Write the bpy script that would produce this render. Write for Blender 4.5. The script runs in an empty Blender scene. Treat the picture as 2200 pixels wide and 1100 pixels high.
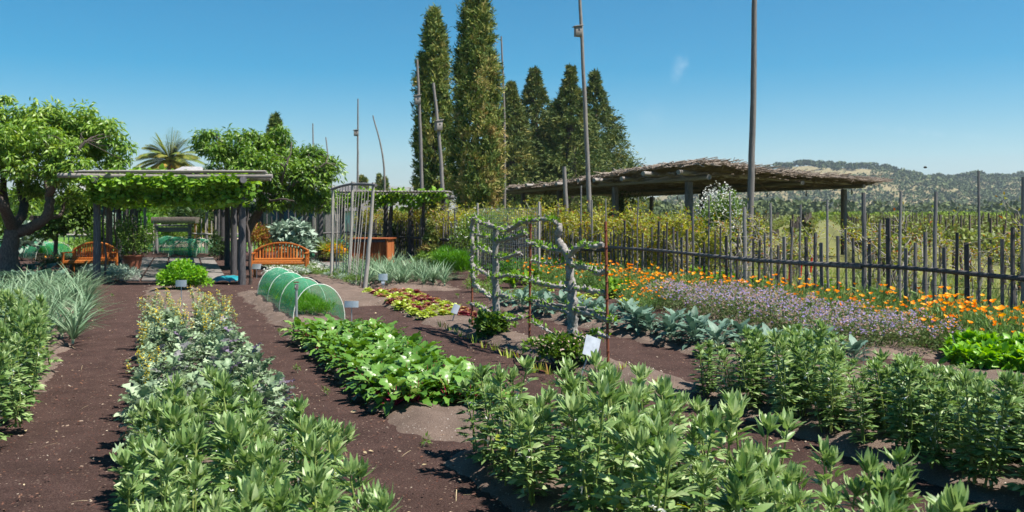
import bpy, math, random
import numpy as np
from mathutils import Vector, Matrix

random.seed(7)
RS = np.random.RandomState(11)
SC = bpy.context.scene
COL = SC.collection
F = 1900.0; HOR = 455.0; CAMH = 1.8

def G(px, py, z=0.0):
    D = F * (CAMH - z) / (py - HOR)
    return np.array([(px - 1100) / F * D, D, z])

def AT(px, D, py):
    return np.array([(px - 1100) / F * D, D, CAMH - (py - HOR) * D / F])

# ------------------------------------------------------------------ node helpers
def new_mat(name):
    m = bpy.data.materials.new(name); m.use_nodes = True
    nt = m.node_tree; nt.nodes.clear()
    out = nt.nodes.new('ShaderNodeOutputMaterial')
    return m, nt, out

def N(nt, t, **kw):
    n = nt.nodes.new(t)
    for k, v in kw.items():
        if k in n.inputs.keys():
            n.inputs[k].default_value = v
        else:
            setattr(n, k, v)
    return n

def L(nt, a, b): nt.links.new(a, b)

def ramp(nt, stops, interp='LINEAR'):
    r = nt.nodes.new('ShaderNodeValToRGB'); r.color_ramp.interpolation = interp
    e = r.color_ramp.elements
    while len(e) > 1: e.remove(e[-1])
    e[0].position = stops[0][0]; e[0].color = (*stops[0][1], 1)
    for p, c in stops[1:]:
        x = e.new(p); x.color = (*c, 1)
    return r

def leaf_mat(name, cols, trans=0.3, rough=0.5, spec=0.35, objvar=0.25, tcol=None):
    """cols = list of colours from tint 0 to 1"""
    m, nt, out = new_mat(name)
    at = N(nt, 'ShaderNodeAttribute', attribute_name='tint')
    oi = N(nt, 'ShaderNodeObjectInfo')
    ma = N(nt, 'ShaderNodeMath', operation='MULTIPLY_ADD'); L(nt, oi.outputs['Random'], ma.inputs[0]); ma.inputs[1].default_value = objvar; ma.inputs[2].default_value = -objvar / 2
    ad = N(nt, 'ShaderNodeMath', operation='ADD'); L(nt, at.outputs['Fac'], ad.inputs[0]); L(nt, ma.outputs[0], ad.inputs[1])
    n = len(cols)
    r = ramp(nt, [(i / max(1, n - 1), c) for i, c in enumerate(cols)]); L(nt, ad.outputs[0], r.inputs[0])
    tc = N(nt, 'ShaderNodeTexCoord'); no = N(nt, 'ShaderNodeTexNoise'); no.inputs['Scale'].default_value = 60; no.inputs['Detail'].default_value = 2
    L(nt, tc.outputs['Object'], no.inputs['Vector'])
    hs = N(nt, 'ShaderNodeHueSaturation'); L(nt, r.outputs[0], hs.inputs['Color'])
    mr = N(nt, 'ShaderNodeMapRange'); L(nt, no.outputs['Fac'], mr.inputs[0]); mr.inputs[3].default_value = 0.7; mr.inputs[4].default_value = 1.3
    L(nt, mr.outputs[0], hs.inputs['Value'])
    b = N(nt, 'ShaderNodeBsdfPrincipled', Roughness=rough); L(nt, hs.outputs[0], b.inputs['Base Color'])
    b.inputs['Specular IOR Level'].default_value = spec
    t = N(nt, 'ShaderNodeBsdfTranslucent')
    h2 = N(nt, 'ShaderNodeHueSaturation'); L(nt, hs.outputs[0], h2.inputs['Color']); h2.inputs['Saturation'].default_value = 1.15; h2.inputs['Value'].default_value = 1.3
    h2.inputs['Hue'].default_value = 0.485
    L(nt, h2.outputs[0], t.inputs['Color'])
    mx = N(nt, 'ShaderNodeMixShader'); mx.inputs[0].default_value = trans
    L(nt, b.outputs[0], mx.inputs[1]); L(nt, t.outputs[0], mx.inputs[2]); L(nt, mx.outputs[0], out.inputs['Surface'])
    return m

def wood_mat(name, cols, scale=(14, 14, 1.2), rough=0.85, bump=0.35, objvar=0.3):
    m, nt, out = new_mat(name)
    tc = N(nt, 'ShaderNodeTexCoord'); mp = N(nt, 'ShaderNodeMapping'); mp.inputs['Scale'].default_value = scale
    oi = N(nt, 'ShaderNodeObjectInfo')
    L(nt, tc.outputs['Object'], mp.inputs['Vector']); L(nt, oi.outputs['Random'], mp.inputs['Location'])
    no = N(nt, 'ShaderNodeTexNoise'); no.inputs['Scale'].default_value = 4; no.inputs['Detail'].default_value = 6; no.inputs['Roughness'].default_value = 0.65
    L(nt, mp.outputs[0], no.inputs['Vector'])
    at = N(nt, 'ShaderNodeAttribute', attribute_name='tint')
    ma = N(nt, 'ShaderNodeMath', operation='MULTIPLY_ADD'); L(nt, oi.outputs['Random'], ma.inputs[0]); ma.inputs[1].default_value = objvar; ma.inputs[2].default_value = -objvar / 2
    a2 = N(nt, 'ShaderNodeMath', operation='MULTIPLY_ADD'); L(nt, at.outputs['Fac'], a2.inputs[0]); a2.inputs[1].default_value = 0.4; L(nt, ma.outputs[0], a2.inputs[2])
    a3 = N(nt, 'ShaderNodeMath', operation='MULTIPLY_ADD'); L(nt, no.outputs['Fac'], a3.inputs[0]); a3.inputs[1].default_value = 1.5; a3.inputs[2].default_value = -0.45
    a4 = N(nt, 'ShaderNodeMath', operation='ADD'); L(nt, a3.outputs[0], a4.inputs[0]); L(nt, a2.outputs[0], a4.inputs[1])
    n = len(cols); r = ramp(nt, [(i / max(1, n - 1), c) for i, c in enumerate(cols)]); L(nt, a4.outputs[0], r.inputs[0])
    b = N(nt, 'ShaderNodeBsdfPrincipled', Roughness=rough); L(nt, r.outputs[0], b.inputs['Base Color']); b.inputs['Specular IOR Level'].default_value = 0.2
    bp = N(nt, 'ShaderNodeBump'); bp.inputs['Strength'].default_value = bump; bp.inputs['Distance'].default_value = 0.01
    L(nt, no.outputs['Fac'], bp.inputs['Height']); L(nt, bp.outputs[0], b.inputs['Normal'])
    L(nt, b.outputs[0], out.inputs['Surface'])
    return m

def plain_mat(name, c, rough=0.6, metal=0.0, spec=0.4, var=0.15, scale=20):
    m, nt, out = new_mat(name)
    tc = N(nt, 'ShaderNodeTexCoord'); no = N(nt, 'ShaderNodeTexNoise'); no.inputs['Scale'].default_value = scale; no.inputs['Detail'].default_value = 5
    L(nt, tc.outputs['Object'], no.inputs['Vector'])
    hs = N(nt, 'ShaderNodeHueSaturation'); hs.inputs['Color'].default_value = (*c, 1)
    mr = N(nt, 'ShaderNodeMapRange'); L(nt, no.outputs['Fac'], mr.inputs[0]); mr.inputs[3].default_value = 1 - 2 * var; mr.inputs[4].default_value = 1 + 2 * var
    L(nt, mr.outputs[0], hs.inputs['Value'])
    b = N(nt, 'ShaderNodeBsdfPrincipled', Roughness=rough, Metallic=metal); L(nt, hs.outputs[0], b.inputs['Base Color']); b.inputs['Specular IOR Level'].default_value = spec
    L(nt, b.outputs[0], out.inputs['Surface'])
    return m

# ------------------------------------------------------------------ mesh builder
class MB:
    def __init__(s): s.V = []; s.F = []; s.T = []; s.n = 0
    def add(s, V, Fc, tint=0.5):
        V = np.asarray(V, float).reshape(-1, 3); Fc = np.asarray(Fc, int)
        if len(V) == 0: return s
        s.V.append(V); s.F.append((Fc + s.n, ))
        t = np.full(len(V), tint, float) if np.isscalar(tint) else np.asarray(tint, float)
        s.T.append(t); s.n += len(V); return s
    def build(s, name, mat, parent=None, smooth=True):
        me = bpy.data.meshes.new(name)
        V = np.concatenate(s.V); T = np.concatenate(s.T)
        loops = []; starts = []; tot = []; k = 0
        for (f,) in s.F:
            m, q = f.shape
            loops.append(f.ravel()); starts.append(k + np.arange(m) * q); tot.append(np.full(m, q)); k += m * q
        loops = np.concatenate(loops).astype(np.int32); starts = np.concatenate(starts).astype(np.int32)
        me.vertices.add(len(V)); me.vertices.foreach_set('co', V.astype(np.float32).ravel())
        me.loops.add(len(loops)); me.loops.foreach_set('vertex_index', loops)
        me.polygons.add(len(starts)); me.polygons.foreach_set('loop_start', starts)
        me.update(calc_edges=True)
        me.polygons.foreach_set('use_smooth', np.full(len(starts), smooth, dtype=bool))
        a = me.attributes.new('tint', 'FLOAT', 'POINT'); a.data.foreach_set('value', T.astype(np.float32))
        me.materials.append(mat); me.update()
        o = bpy.data.objects.new(name, me); COL.objects.link(o)
        if parent is not None: o.parent = parent
        return o

def nrm(a):
    a = np.asarray(a, float); return a / np.maximum(1e-9, np.linalg.norm(a, axis=-1, keepdims=True))

def tube(mb, pts, rad, seg=6, tint=0.5, cap=True, lump=0.0, squash=1.0):
    P = np.asarray(pts, float); n = len(P)
    rad = np.full(n, rad, float) if np.isscalar(rad) else np.interp(np.linspace(0, 1, n), np.linspace(0, 1, len(rad)), rad)
    t = nrm(np.gradient(P, axis=0))
    ref = np.array([0, 0, 1.0]) if abs(t[0][2]) < 0.9 else np.array([1.0, 0, 0])
    u = nrm(np.cross(t[0], ref)); V = []
    for i in range(n):
        u = nrm(u - t[i] * np.dot(u, t[i])); w = np.cross(t[i], u)
        a = np.linspace(0, 2 * math.pi, seg, endpoint=False)
        r = rad[i] * (1 + lump * RS.uniform(-1, 1, seg))
        V.append(P[i] + (np.cos(a) * r)[:, None] * u + (np.sin(a) * r * squash)[:, None] * w)
    V = np.concatenate(V)
    i = np.arange(n - 1)[:, None] * seg; j = np.arange(seg)[None, :]; k = (j + 1) % seg
    Fq = np.stack([i + j, i + k, i + seg + k, i + seg + j], -1).reshape(-1, 4)
    mb.add(V, Fq, tint)
    if cap:
        mb.add(V[-seg:], np.arange(seg)[None, :], tint); mb.add(V[:seg], np.arange(seg)[::-1][None, :], tint)

def smooth_path(pts, k=4, wob=0.0):
    P = np.asarray(pts, float); n = len(P)
    if n < 3: k = max(k, 2)
    out = []
    for i in range(n - 1):
        p0 = P[max(0, i - 1)]; p1 = P[i]; p2 = P[i + 1]; p3 = P[min(n - 1, i + 2)]
        for j in range(k):
            t = j / k
            out.append(0.5 * ((2 * p1) + (-p0 + p2) * t + (2 * p0 - 5 * p1 + 4 * p2 - p3) * t * t + (-p0 + 3 * p1 - 3 * p2 + p3) * t ** 3))
    out.append(P[-1]); out = np.array(out)
    if wob: out[1:-1] += RS.uniform(-wob, wob, out[1:-1].shape)
    return out

def beam(mb, p0, p1, w, h=None, rot=0.0, tint=0.5, ch=0.12):
    """bevelled rectangular stick from p0 to p1"""
    h = h or w; p0 = np.asarray(p0, float); p1 = np.asarray(p1, float)
    d = nrm(p1 - p0); ref = np.array([0, 0, 1.0]) if abs(d[2]) < 0.9 else np.array([math.cos(rot), math.sin(rot), 0])
    u = nrm(np.cross(d, ref)); v = np.cross(u, d)
    c = ch * min(w, h)
    a, b = w / 2, h / 2
    prof = np.array([(-a + c, -b), (a - c, -b), (a, -b + c), (a, b - c), (a - c, b), (-a + c, b), (-a, b - c), (-a, -b + c)])
    V = []
    for p in (p0, p1): V.append(p + prof[:, :1] * u + prof[:, 1:] * v)
    V = np.concatenate(V); j = np.arange(8); k = (j + 1) % 8
    mb.add(V, np.stack([j, k, 8 + k, 8 + j], -1), tint)
    mb.add(V, np.stack([np.arange(8)[::-1], np.arange(8, 16)]), tint)

def box(mb, c, s, rz=0.0, tint=0.5):
    c = np.asarray(c, float); d = np.array([math.sin(rz + math.pi / 2), -math.cos(rz + math.pi / 2), 0]) * 0
    ux = np.array([math.cos(rz), math.sin(rz), 0]) * s[0] / 2
    beam(mb, c - ux, c + ux, s[1], s[2], tint=tint, ch=0.06)

# ------------------------------------------------------------------ leaf templates
def tpl(nu, nv, width, prof='oval', fold=0.15, bend=0.25, ruffle=0.0, rfreq=3, lobes=0.0, seed=0, stem=0.0):
    r = np.random.RandomState(seed)
    u = np.linspace(0, 1, nu + 1); v = np.linspace(-1, 1, nv + 1)
    U, Vv = np.meshgrid(u, v, indexing='ij')
    uu = np.clip((U - stem) / (1 - stem), 0, 1)
    if prof == 'oval': w = np.sin(np.pi * np.clip(uu, 0.03, 0.985) ** 0.85) ** 0.75
    elif prof == 'obov': w = np.sin(np.pi * np.clip(uu, 0.03, 0.97) ** 1.4) ** 0.8
    elif prof == 'lance': w = np.sin(np.pi * np.clip(uu, 0.02, 0.99) ** 0.7) ** 0.9
    elif prof == 'blade': w = (1 - uu ** 2.2) * 0.95 + 0.03
    elif prof == 'cordate': w = np.clip(np.sin(np.pi * np.clip(uu, 0.08, 0.985) ** 0.65) ** 0.7, 0, 1)
    if stem > 0: w = np.where(U < stem, 0.07, w)
    W = width * w / 2
    if lobes: W = W * (1 + lobes * np.sin(U * rfreq * 2 * np.pi + Vv))
    Y = Vv * W
    X = U - 0.0 * Y
    Z = fold * np.abs(Y) - bend * U ** 2
    if ruffle:
        e = np.abs(Vv) ** 1.5
        Z = Z + ruffle * e * np.sin(U * rfreq * 2 * np.pi + np.sign(Vv) * 1.3 + r.uniform(0, 6)) + ruffle * 0.35 * r.uniform(-1, 1, Z.shape)
        X = X + ruffle * 0.5 * e * np.cos(U * rfreq * 2 * np.pi * 1.3 + r.uniform(0, 6))
        Y = Y + ruffle * 0.4 * e * r.uniform(-1, 1, Y.shape)
    V = np.stack([X, Y, Z], -1).reshape(-1, 3)
    i = np.arange(nu)[:, None] * (nv + 1); j = np.arange(nv)[None, :]
    Fq = np.stack([i + j, i + nv + 1 + j, i + nv + 2 + j, i + j + 1], -1).reshape(-1, 4)
    return V, Fq

def leaves(mb, T, P, D, Nn, Ls, tint, W=1.0):
    """T template; P,D,Nn (n,3); Ls (n,); tint (n,)"""
    V, Fq = T; P = np.asarray(P, float); n = len(P)
    if n == 0: return
    D = nrm(D); Nn = np.asarray(Nn, float); S = np.cross(Nn, D); bad = np.linalg.norm(S, axis=1) < 1e-3
    S[bad] = np.cross(np.array([1.0, 0.1, 0]), D[bad]); S = nrm(S); Nn = np.cross(D, S)
    Ls = np.asarray(Ls, float).reshape(-1, 1, 1) * np.ones((n, 1, 1))
    X = P[:, None, :] + Ls * (V[None, :, 0:1] * D[:, None, :] + W * V[None, :, 1:2] * S[:, None, :] + V[None, :, 2:3] * Nn[:, None, :])
    m = len(V)
    FF = (Fq[None] + (np.arange(n) * m)[:, None, None]).reshape(-1, Fq.shape[1])
    mb.add(X.reshape(-1, 3), FF, np.repeat(np.asarray(tint, float) * np.ones(n), m))

def rdir(r, n, zmin=-1.0):
    z = r.uniform(zmin, 1, n); a = r.uniform(0, 2 * np.pi, n); s = np.sqrt(1 - z * z)
    return np.stack([s * np.cos(a), s * np.sin(a), z], -1)

def azel(az, el):
    az = np.asarray(az, float); el = np.asarray(el, float)
    return np.stack([np.cos(el) * np.cos(az), np.cos(el) * np.sin(az), np.sin(el)], -1)

def vnoise(x, y, seed=0):
    """smooth value noise"""
    x = np.asarray(x, float); y = np.asarray(y, float)
    xi = np.floor(x).astype(int); yi = np.floor(y).astype(int); fx = x - xi; fy = y - yi
    fx = fx * fx * (3 - 2 * fx); fy = fy * fy * (3 - 2 * fy)
    def h(a, b):
        v = np.sin(a * 127.1 + b * 311.7 + seed * 74.7) * 43758.5453
        return v - np.floor(v)
    return (h(xi, yi) * (1 - fx) + h(xi + 1, yi) * fx) * (1 - fy) + (h(xi, yi + 1) * (1 - fx) + h(xi + 1, yi + 1) * fx) * fy

def fbm(x, y, seed=0, o=4):
    s = 0; a = 1; t = 0
    for i in range(o):
        s = s + a * vnoise(np.asarray(x) * 2 ** i, np.asarray(y) * 2 ** i, seed + i); t += a; a *= 0.5
    return s / t

# ------------------------------------------------------------------ object helpers
def empty(name, loc=(0, 0, 0), rz=0.0):
    o = bpy.data.objects.new(name, None); COL.objects.link(o); o.location = loc; o.rotation_euler = (0, 0, rz); o.empty_display_size = 0.1
    return o

def tag(o, label=None, cat=None, group=None, kind=None):
    if label: o['label'] = label
    if cat: o['category'] = cat
    if group: o['group'] = group
    if kind: o['kind'] = kind
    return o

def struct(o): o['kind'] = 'structure'; return o

def thing(name, label, cat, loc=(0, 0, 0), rz=0.0, group=None):
    return tag(empty(name, loc, rz), label, cat, group)

def dup(root, loc, rz=0.0, scale=1.0, label=None, group=None, tilt=(0, 0)):
    r = root.copy(); COL.objects.link(r); r.location = loc
    r.rotation_euler = (tilt[0], tilt[1], rz); r.scale = (scale,) * 3 if np.isscalar(scale) else scale
    if label: r['label'] = label
    if group: r['group'] = group
    for ch in list(root.children):
        c = ch.copy(); COL.objects.link(c); c.parent = r
        for g in list(ch.children):
            d = g.copy(); COL.objects.link(d); d.parent = c
    return r

class Pool:
    """variants of one kind; the first placing moves the source itself, later ones copy it"""
    def __init__(s, roots): s.roots = list(roots); s.used = [False] * len(s.roots); s.i = 0
    def place(s, loc, rz, scale, label, group, tilt=(0, 0), k=None):
        k = s.i % len(s.roots) if k is None else k % len(s.roots); s.i += 1; r = s.roots[k]
        if not s.used[k]:
            s.used[k] = True; r.location = loc; r.rotation_euler = (tilt[0], tilt[1], rz); r.scale = (scale,) * 3 if np.isscalar(scale) else scale
            r['label'] = label
            if group: r['group'] = group
            return r
        return dup(r, loc, rz, scale, label, group, tilt)
    def finish(s):
        for k, u in enumerate(s.used):
            if not u:
                r = s.roots[k]
                for ch in list(r.children):
                    for g in list(ch.children): bpy.data.objects.remove(g)
                    bpy.data.objects.remove(ch)
                bpy.data.objects.remove(r)

ORD = 'first second third fourth fifth sixth seventh eighth ninth tenth eleventh twelfth thirteenth fourteenth fifteenth sixteenth seventeenth eighteenth nineteenth twentieth'.split()
ORD += ['twenty-' + w for w in ORD[:9]] + ['thirtieth'] + ['thirty-' + w for w in ORD[:9]] + ['fortieth'] + ['forty-' + w for w in ORD[:9]] + ['fiftieth'] + ['fifty-' + w for w in ORD[:9]] + ['sixtieth'] + ['sixty-' + w for w in ORD[:9]]

class Bed:
    def __init__(s, D0, c0, slope, hw, a, b): s.D0, s.c0, s.k, s.hw, s.a, s.b = D0, c0, slope, hw, a, b
    def p(s, D, t): return np.array([s.c0 + s.k * (D - s.D0) + t * s.hw, D, 0.0])

# ------------------------------------------------------------------ materials
M = {}
M['bean'] = leaf_mat('bean_leaf', [(0.05, 0.11, 0.025), (0.145, 0.255, 0.07), (0.27, 0.39, 0.145), (0.44, 0.53, 0.27)], trans=0.3, rough=0.42, spec=0.5)
M['beanstem'] = leaf_mat('bean_stem', [(0.13, 0.2, 0.04), (0.25, 0.3, 0.09)], trans=0.0)
M['white'] = leaf_mat('white_petal', [(0.75, 0.75, 0.7), (0.85, 0.85, 0.82)], trans=0.2, rough=0.6)
M['beet'] = leaf_mat('beet_leaf', [(0.035, 0.10, 0.012), (0.08, 0.19, 0.025), (0.15, 0.30, 0.05), (0.30, 0.44, 0.13)], trans=0.25, rough=0.36, spec=0.55)
M['beetstem'] = leaf_mat('beet_stalk', [(0.22, 0.01, 0.035), (0.35, 0.03, 0.08)], trans=0.0, rough=0.4)
M['kale'] = leaf_mat('curly_kale_leaf', [(0.22, 0.17, 0.25), (0.14, 0.21, 0.11), (0.26, 0.37, 0.21), (0.42, 0.52, 0.34)], trans=0.22, rough=0.5)
M['yellow'] = leaf_mat('yellow_petal', [(0.75, 0.5, 0.02), (0.85, 0.7, 0.04)], trans=0.3, rough=0.6)
M['dino'] = leaf_mat('blue_kale_leaf', [(0.05, 0.11, 0.07), (0.11, 0.19, 0.14), (0.19, 0.29, 0.22)], trans=0.15, rough=0.55)
M['palestem'] = leaf_mat('pale_stalk', [(0.3, 0.4, 0.25), (0.4, 0.5, 0.3)], trans=0.0)
M['leek'] = leaf_mat('leek_leaf', [(0.06, 0.12, 0.06), (0.15, 0.25, 0.14), (0.3, 0.4, 0.25)], trans=0.2, rough=0.45)
M['lettuce'] = leaf_mat('green_lettuce_leaf', [(0.35, 0.15, 0.06), (0.25, 0.36, 0.04), (0.38, 0.5, 0.07), (0.6, 0.65, 0.2)], trans=0.35, rough=0.4)
M['redlettuce'] = leaf_mat('red_lettuce_leaf', [(0.09, 0.012, 0.025), (0.22, 0.035, 0.05), (0.42, 0.2, 0.12), (0.5, 0.45, 0.12)], trans=0.3, rough=0.4)
M['feather'] = leaf_mat('poppy_leaf', [(0.06, 0.14, 0.03), (0.14, 0.26, 0.07), (0.25, 0.38, 0.14)], trans=0.3)
M['orange'] = leaf_mat('poppy_petal', [(0.95, 0.25, 0.003), (1.0, 0.40, 0.005), (1.0, 0.5, 0.01)], trans=0.35, rough=0.55, objvar=0.8)
M['lilacleaf'] = leaf_mat('lilac_flower_leaf', [(0.05, 0.10, 0.025), (0.12, 0.18, 0.055), (0.19, 0.26, 0.09)], trans=0.25)
M['lilac'] = leaf_mat('lilac_petal', [(0.46, 0.35, 0.66), (0.6, 0.49, 0.8), (0.72, 0.62, 0.84)], trans=0.25, rough=0.7)
M['spent'] = leaf_mat('spent_flower', [(0.42, 0.27, 0.2), (0.58, 0.4, 0.32), (0.55, 0.42, 0.36)], trans=0.2, rough=0.8)
M['bright'] = leaf_mat('bright_herb_leaf', [(0.06, 0.2, 0.01), (0.14, 0.36, 0.02), (0.3, 0.52, 0.06)], trans=0.35, rough=0.4)
M['green'] = leaf_mat('shrub_leaf', [(0.045, 0.10, 0.015), (0.10, 0.19, 0.03), (0.19, 0.3, 0.06)], trans=0.35)
M['dark'] = leaf_mat('dark_leaf', [(0.012, 0.035, 0.01), (0.03, 0.065, 0.018), (0.06, 0.11, 0.03)], trans=0.2)
M['silver'] = leaf_mat('silver_leaf', [(0.18, 0.26, 0.19), (0.3, 0.4, 0.32), (0.45, 0.55, 0.46)], trans=0.15)
M['peach'] = leaf_mat('peach_leaf', [(0.04, 0.10, 0.012), (0.105, 0.215, 0.022), (0.21, 0.35, 0.045), (0.36, 0.47, 0.11)], trans=0.36, rough=0.4, spec=0.5)
M['grape'] = leaf_mat('grape_leaf', [(0.07, 0.16, 0.015), (0.16, 0.32, 0.03), (0.34, 0.55, 0.09)], trans=0.4, rough=0.5)
M['hedgeleaf'] = leaf_mat('yellow_red_vine_leaf', [(0.32, 0.10, 0.02), (0.34, 0.26, 0.03), (0.2, 0.25, 0.03), (0.32, 0.37, 0.04), (0.5, 0.48, 0.08)], trans=0.35)
M['vinefield'] = leaf_mat('vineyard_leaf', [(0.12, 0.09, 0.04), (0.13, 0.18, 0.045), (0.25, 0.3, 0.075)], trans=0.3)
M['cypress'] = leaf_mat('cypress_leaf', [(0.03, 0.07, 0.015), (0.08, 0.14, 0.025), (0.17, 0.22, 0.045), (0.32, 0.31, 0.08), (0.38, 0.28, 0.11)], trans=0.12, rough=0.7, objvar=0.0)
M['redwood'] = leaf_mat('redwood_leaf', [(0.035, 0.075, 0.02), (0.09, 0.135, 0.035), (0.18, 0.2, 0.05), (0.29, 0.25, 0.07)], trans=0.1, rough=0.75, objvar=0.15)
M['palm'] = leaf_mat('palm_leaf', [(0.5, 0.3, 0.05), (0.3, 0.28, 0.06), (0.13, 0.2, 0.04), (0.2, 0.28, 0.07)], trans=0.3)
M['oak'] = leaf_mat('hill_oak', [(0.035, 0.058, 0.022), (0.07, 0.10, 0.036), (0.12, 0.15, 0.055)], trans=0.0, rough=0.9, objvar=0.4)
M['farpoplar'] = leaf_mat('yellow_green_tree', [(0.12, 0.2, 0.03), (0.25, 0.33, 0.05)], trans=0.2, rough=0.9)
M['grass'] = leaf_mat('grass_blade', [(0.12, 0.2, 0.04), (0.22, 0.32, 0.07), (0.36, 0.38, 0.14)], trans=0.3)
M['deadstraw'] = leaf_mat('straw', [(0.35, 0.27, 0.15), (0.55, 0.45, 0.28)], trans=0.1)
M['wood'] = wood_mat('weathered_wood', [(0.07, 0.068, 0.072), (0.17, 0.165, 0.17), (0.30, 0.285, 0.275)])
M['woodh'] = wood_mat('weathered_pole', [(0.10, 0.09, 0.085), (0.22, 0.20, 0.19), (0.38, 0.35, 0.32)], scale=(3, 3, 14))
M['stake'] = wood_mat('dark_stake_wood', [(0.03, 0.028, 0.032), (0.09, 0.085, 0.09), (0.27, 0.255, 0.25)])
M['polewood'] = wood_mat('pole_wood', [(0.08, 0.072, 0.072), (0.18, 0.165, 0.16), (0.33, 0.3, 0.28)])
M['cane'] = wood_mat('pale_cane', [(0.22, 0.2, 0.19), (0.36, 0.33, 0.3), (0.5, 0.46, 0.4)])
M['bark'] = wood_mat('dark_bark', [(0.035, 0.027, 0.024), (0.10, 0.08, 0.07), (0.22, 0.18, 0.155)], scale=(8, 8, 3), bump=1.0)
M['graybark'] = wood_mat('pale_grey_bark', [(0.12, 0.11, 0.10), (0.28, 0.26, 0.245), (0.5, 0.47, 0.44)], scale=(10, 10, 8), bump=0.9)
M['rust'] = wood_mat('rusty_steel', [(0.10, 0.03, 0.02), (0.22, 0.07, 0.04), (0.34, 0.13, 0.08)], scale=(20, 20, 10), rough=0.8)
M['teak'] = wood_mat('orange_teak', [(0.16, 0.04, 0.01), (0.40, 0.12, 0.025), (0.66, 0.27, 0.07)], rough=0.45)
M['boxwood'] = wood_mat('red_brown_boards', [(0.14, 0.035, 0.012), (0.3, 0.09, 0.03), (0.48, 0.18, 0.06)], rough=0.6)
M['thatch'] = wood_mat('brush_thatch', [(0.09, 0.07, 0.055), (0.25, 0.2, 0.165), (0.45, 0.385, 0.33)], scale=(6, 6, 6), bump=0.8)
M['zinc'] = plain_mat('zinc_plate', (0.42, 0.45, 0.47), rough=0.4, metal=0.6)
M['plate'] = plain_mat('white_plate', (0.42, 0.46, 0.52), rough=0.35, var=0.15)
M['terracotta'] = plain_mat('terracotta', (0.33, 0.12, 0.07), rough=0.8)
M['teal'] = plain_mat('teal_cloth', (0.01, 0.22, 0.27), rough=0.6, var=0.3, scale=8)
M['hoop'] = plain_mat('white_hoop', (0.72, 0.74, 0.66), rough=0.5, var=0.06)
M['metalmesh'] = plain_mat('galvanised_wire', (0.4, 0.42, 0.42), rough=0.4, metal=0.5)
M['shingle'] = plain_mat('grey_shingle', (0.32, 0.31, 0.32), rough=0.9, var=0.25, scale=4)
M['stucco'] = plain_mat('ochre_wall', (0.32, 0.2, 0.1), rough=0.9)
M['darkglass'] = plain_mat('dark_window', (0.03, 0.035, 0.04), rough=0.1)
M['hose'] = plain_mat('brown_hose', (0.2, 0.07, 0.04), rough=0.5)
M['bee'] = plain_mat('bee_body', (0.03, 0.025, 0.02), rough=0.7)
M['tarpblue'] = plain_mat('pale_sheet', (0.5, 0.56, 0.62), rough=0.5)
M['redcloth'] = plain_mat('red_plastic', (0.6, 0.03, 0.02), rough=0.5)
M['stone'] = plain_mat('paving_stone', (0.2, 0.18, 0.17), rough=0.8, var=0.3, scale=6)
M['sandpath'] = plain_mat('pink_gravel', (0.55, 0.40, 0.32), rough=0.9, var=0.15, scale=30)

def net_mat():
    m, nt, out = new_mat('green_netting')
    tc = N(nt, 'ShaderNodeTexCoord'); 
    no = N(nt, 'ShaderNodeTexNoise'); no.inputs['Scale'].default_value = 5; L(nt, tc.outputs['Object'], no.inputs['Vector'])
    b = N(nt, 'ShaderNodeBsdfPrincipled', Roughness=0.6); b.inputs['Base Color'].default_value = (0.08, 0.46, 0.26, 1)
    t = N(nt, 'ShaderNodeBsdfTransparent'); t2 = N(nt, 'ShaderNodeBsdfTranslucent'); t2.inputs[0].default_value = (0.05, 0.5, 0.24, 1)
    m1 = N(nt, 'ShaderNodeMixShader'); m1.inputs[0].default_value = 0.35; L(nt, b.outputs[0], m1.inputs[1]); L(nt, t2.outputs[0], m1.inputs[2])
    mr = N(nt, 'ShaderNodeMapRange'); L(nt, no.outputs['Fac'], mr.inputs[0]); mr.inputs[1].default_value = 0.3; mr.inputs[2].default_value = 0.7; mr.inputs[3].default_value = 0.38; mr.inputs[4].default_value = 0.62
    mx = N(nt, 'ShaderNodeMixShader'); L(nt, mr.outputs[0], mx.inputs[0]); L(nt, t.outputs[0], mx.inputs[1]); L(nt, m1.outputs[0], mx.inputs[2])
    L(nt, mx.outputs[0], out.inputs['Surface']); return m
M['net'] = net_mat()

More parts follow.
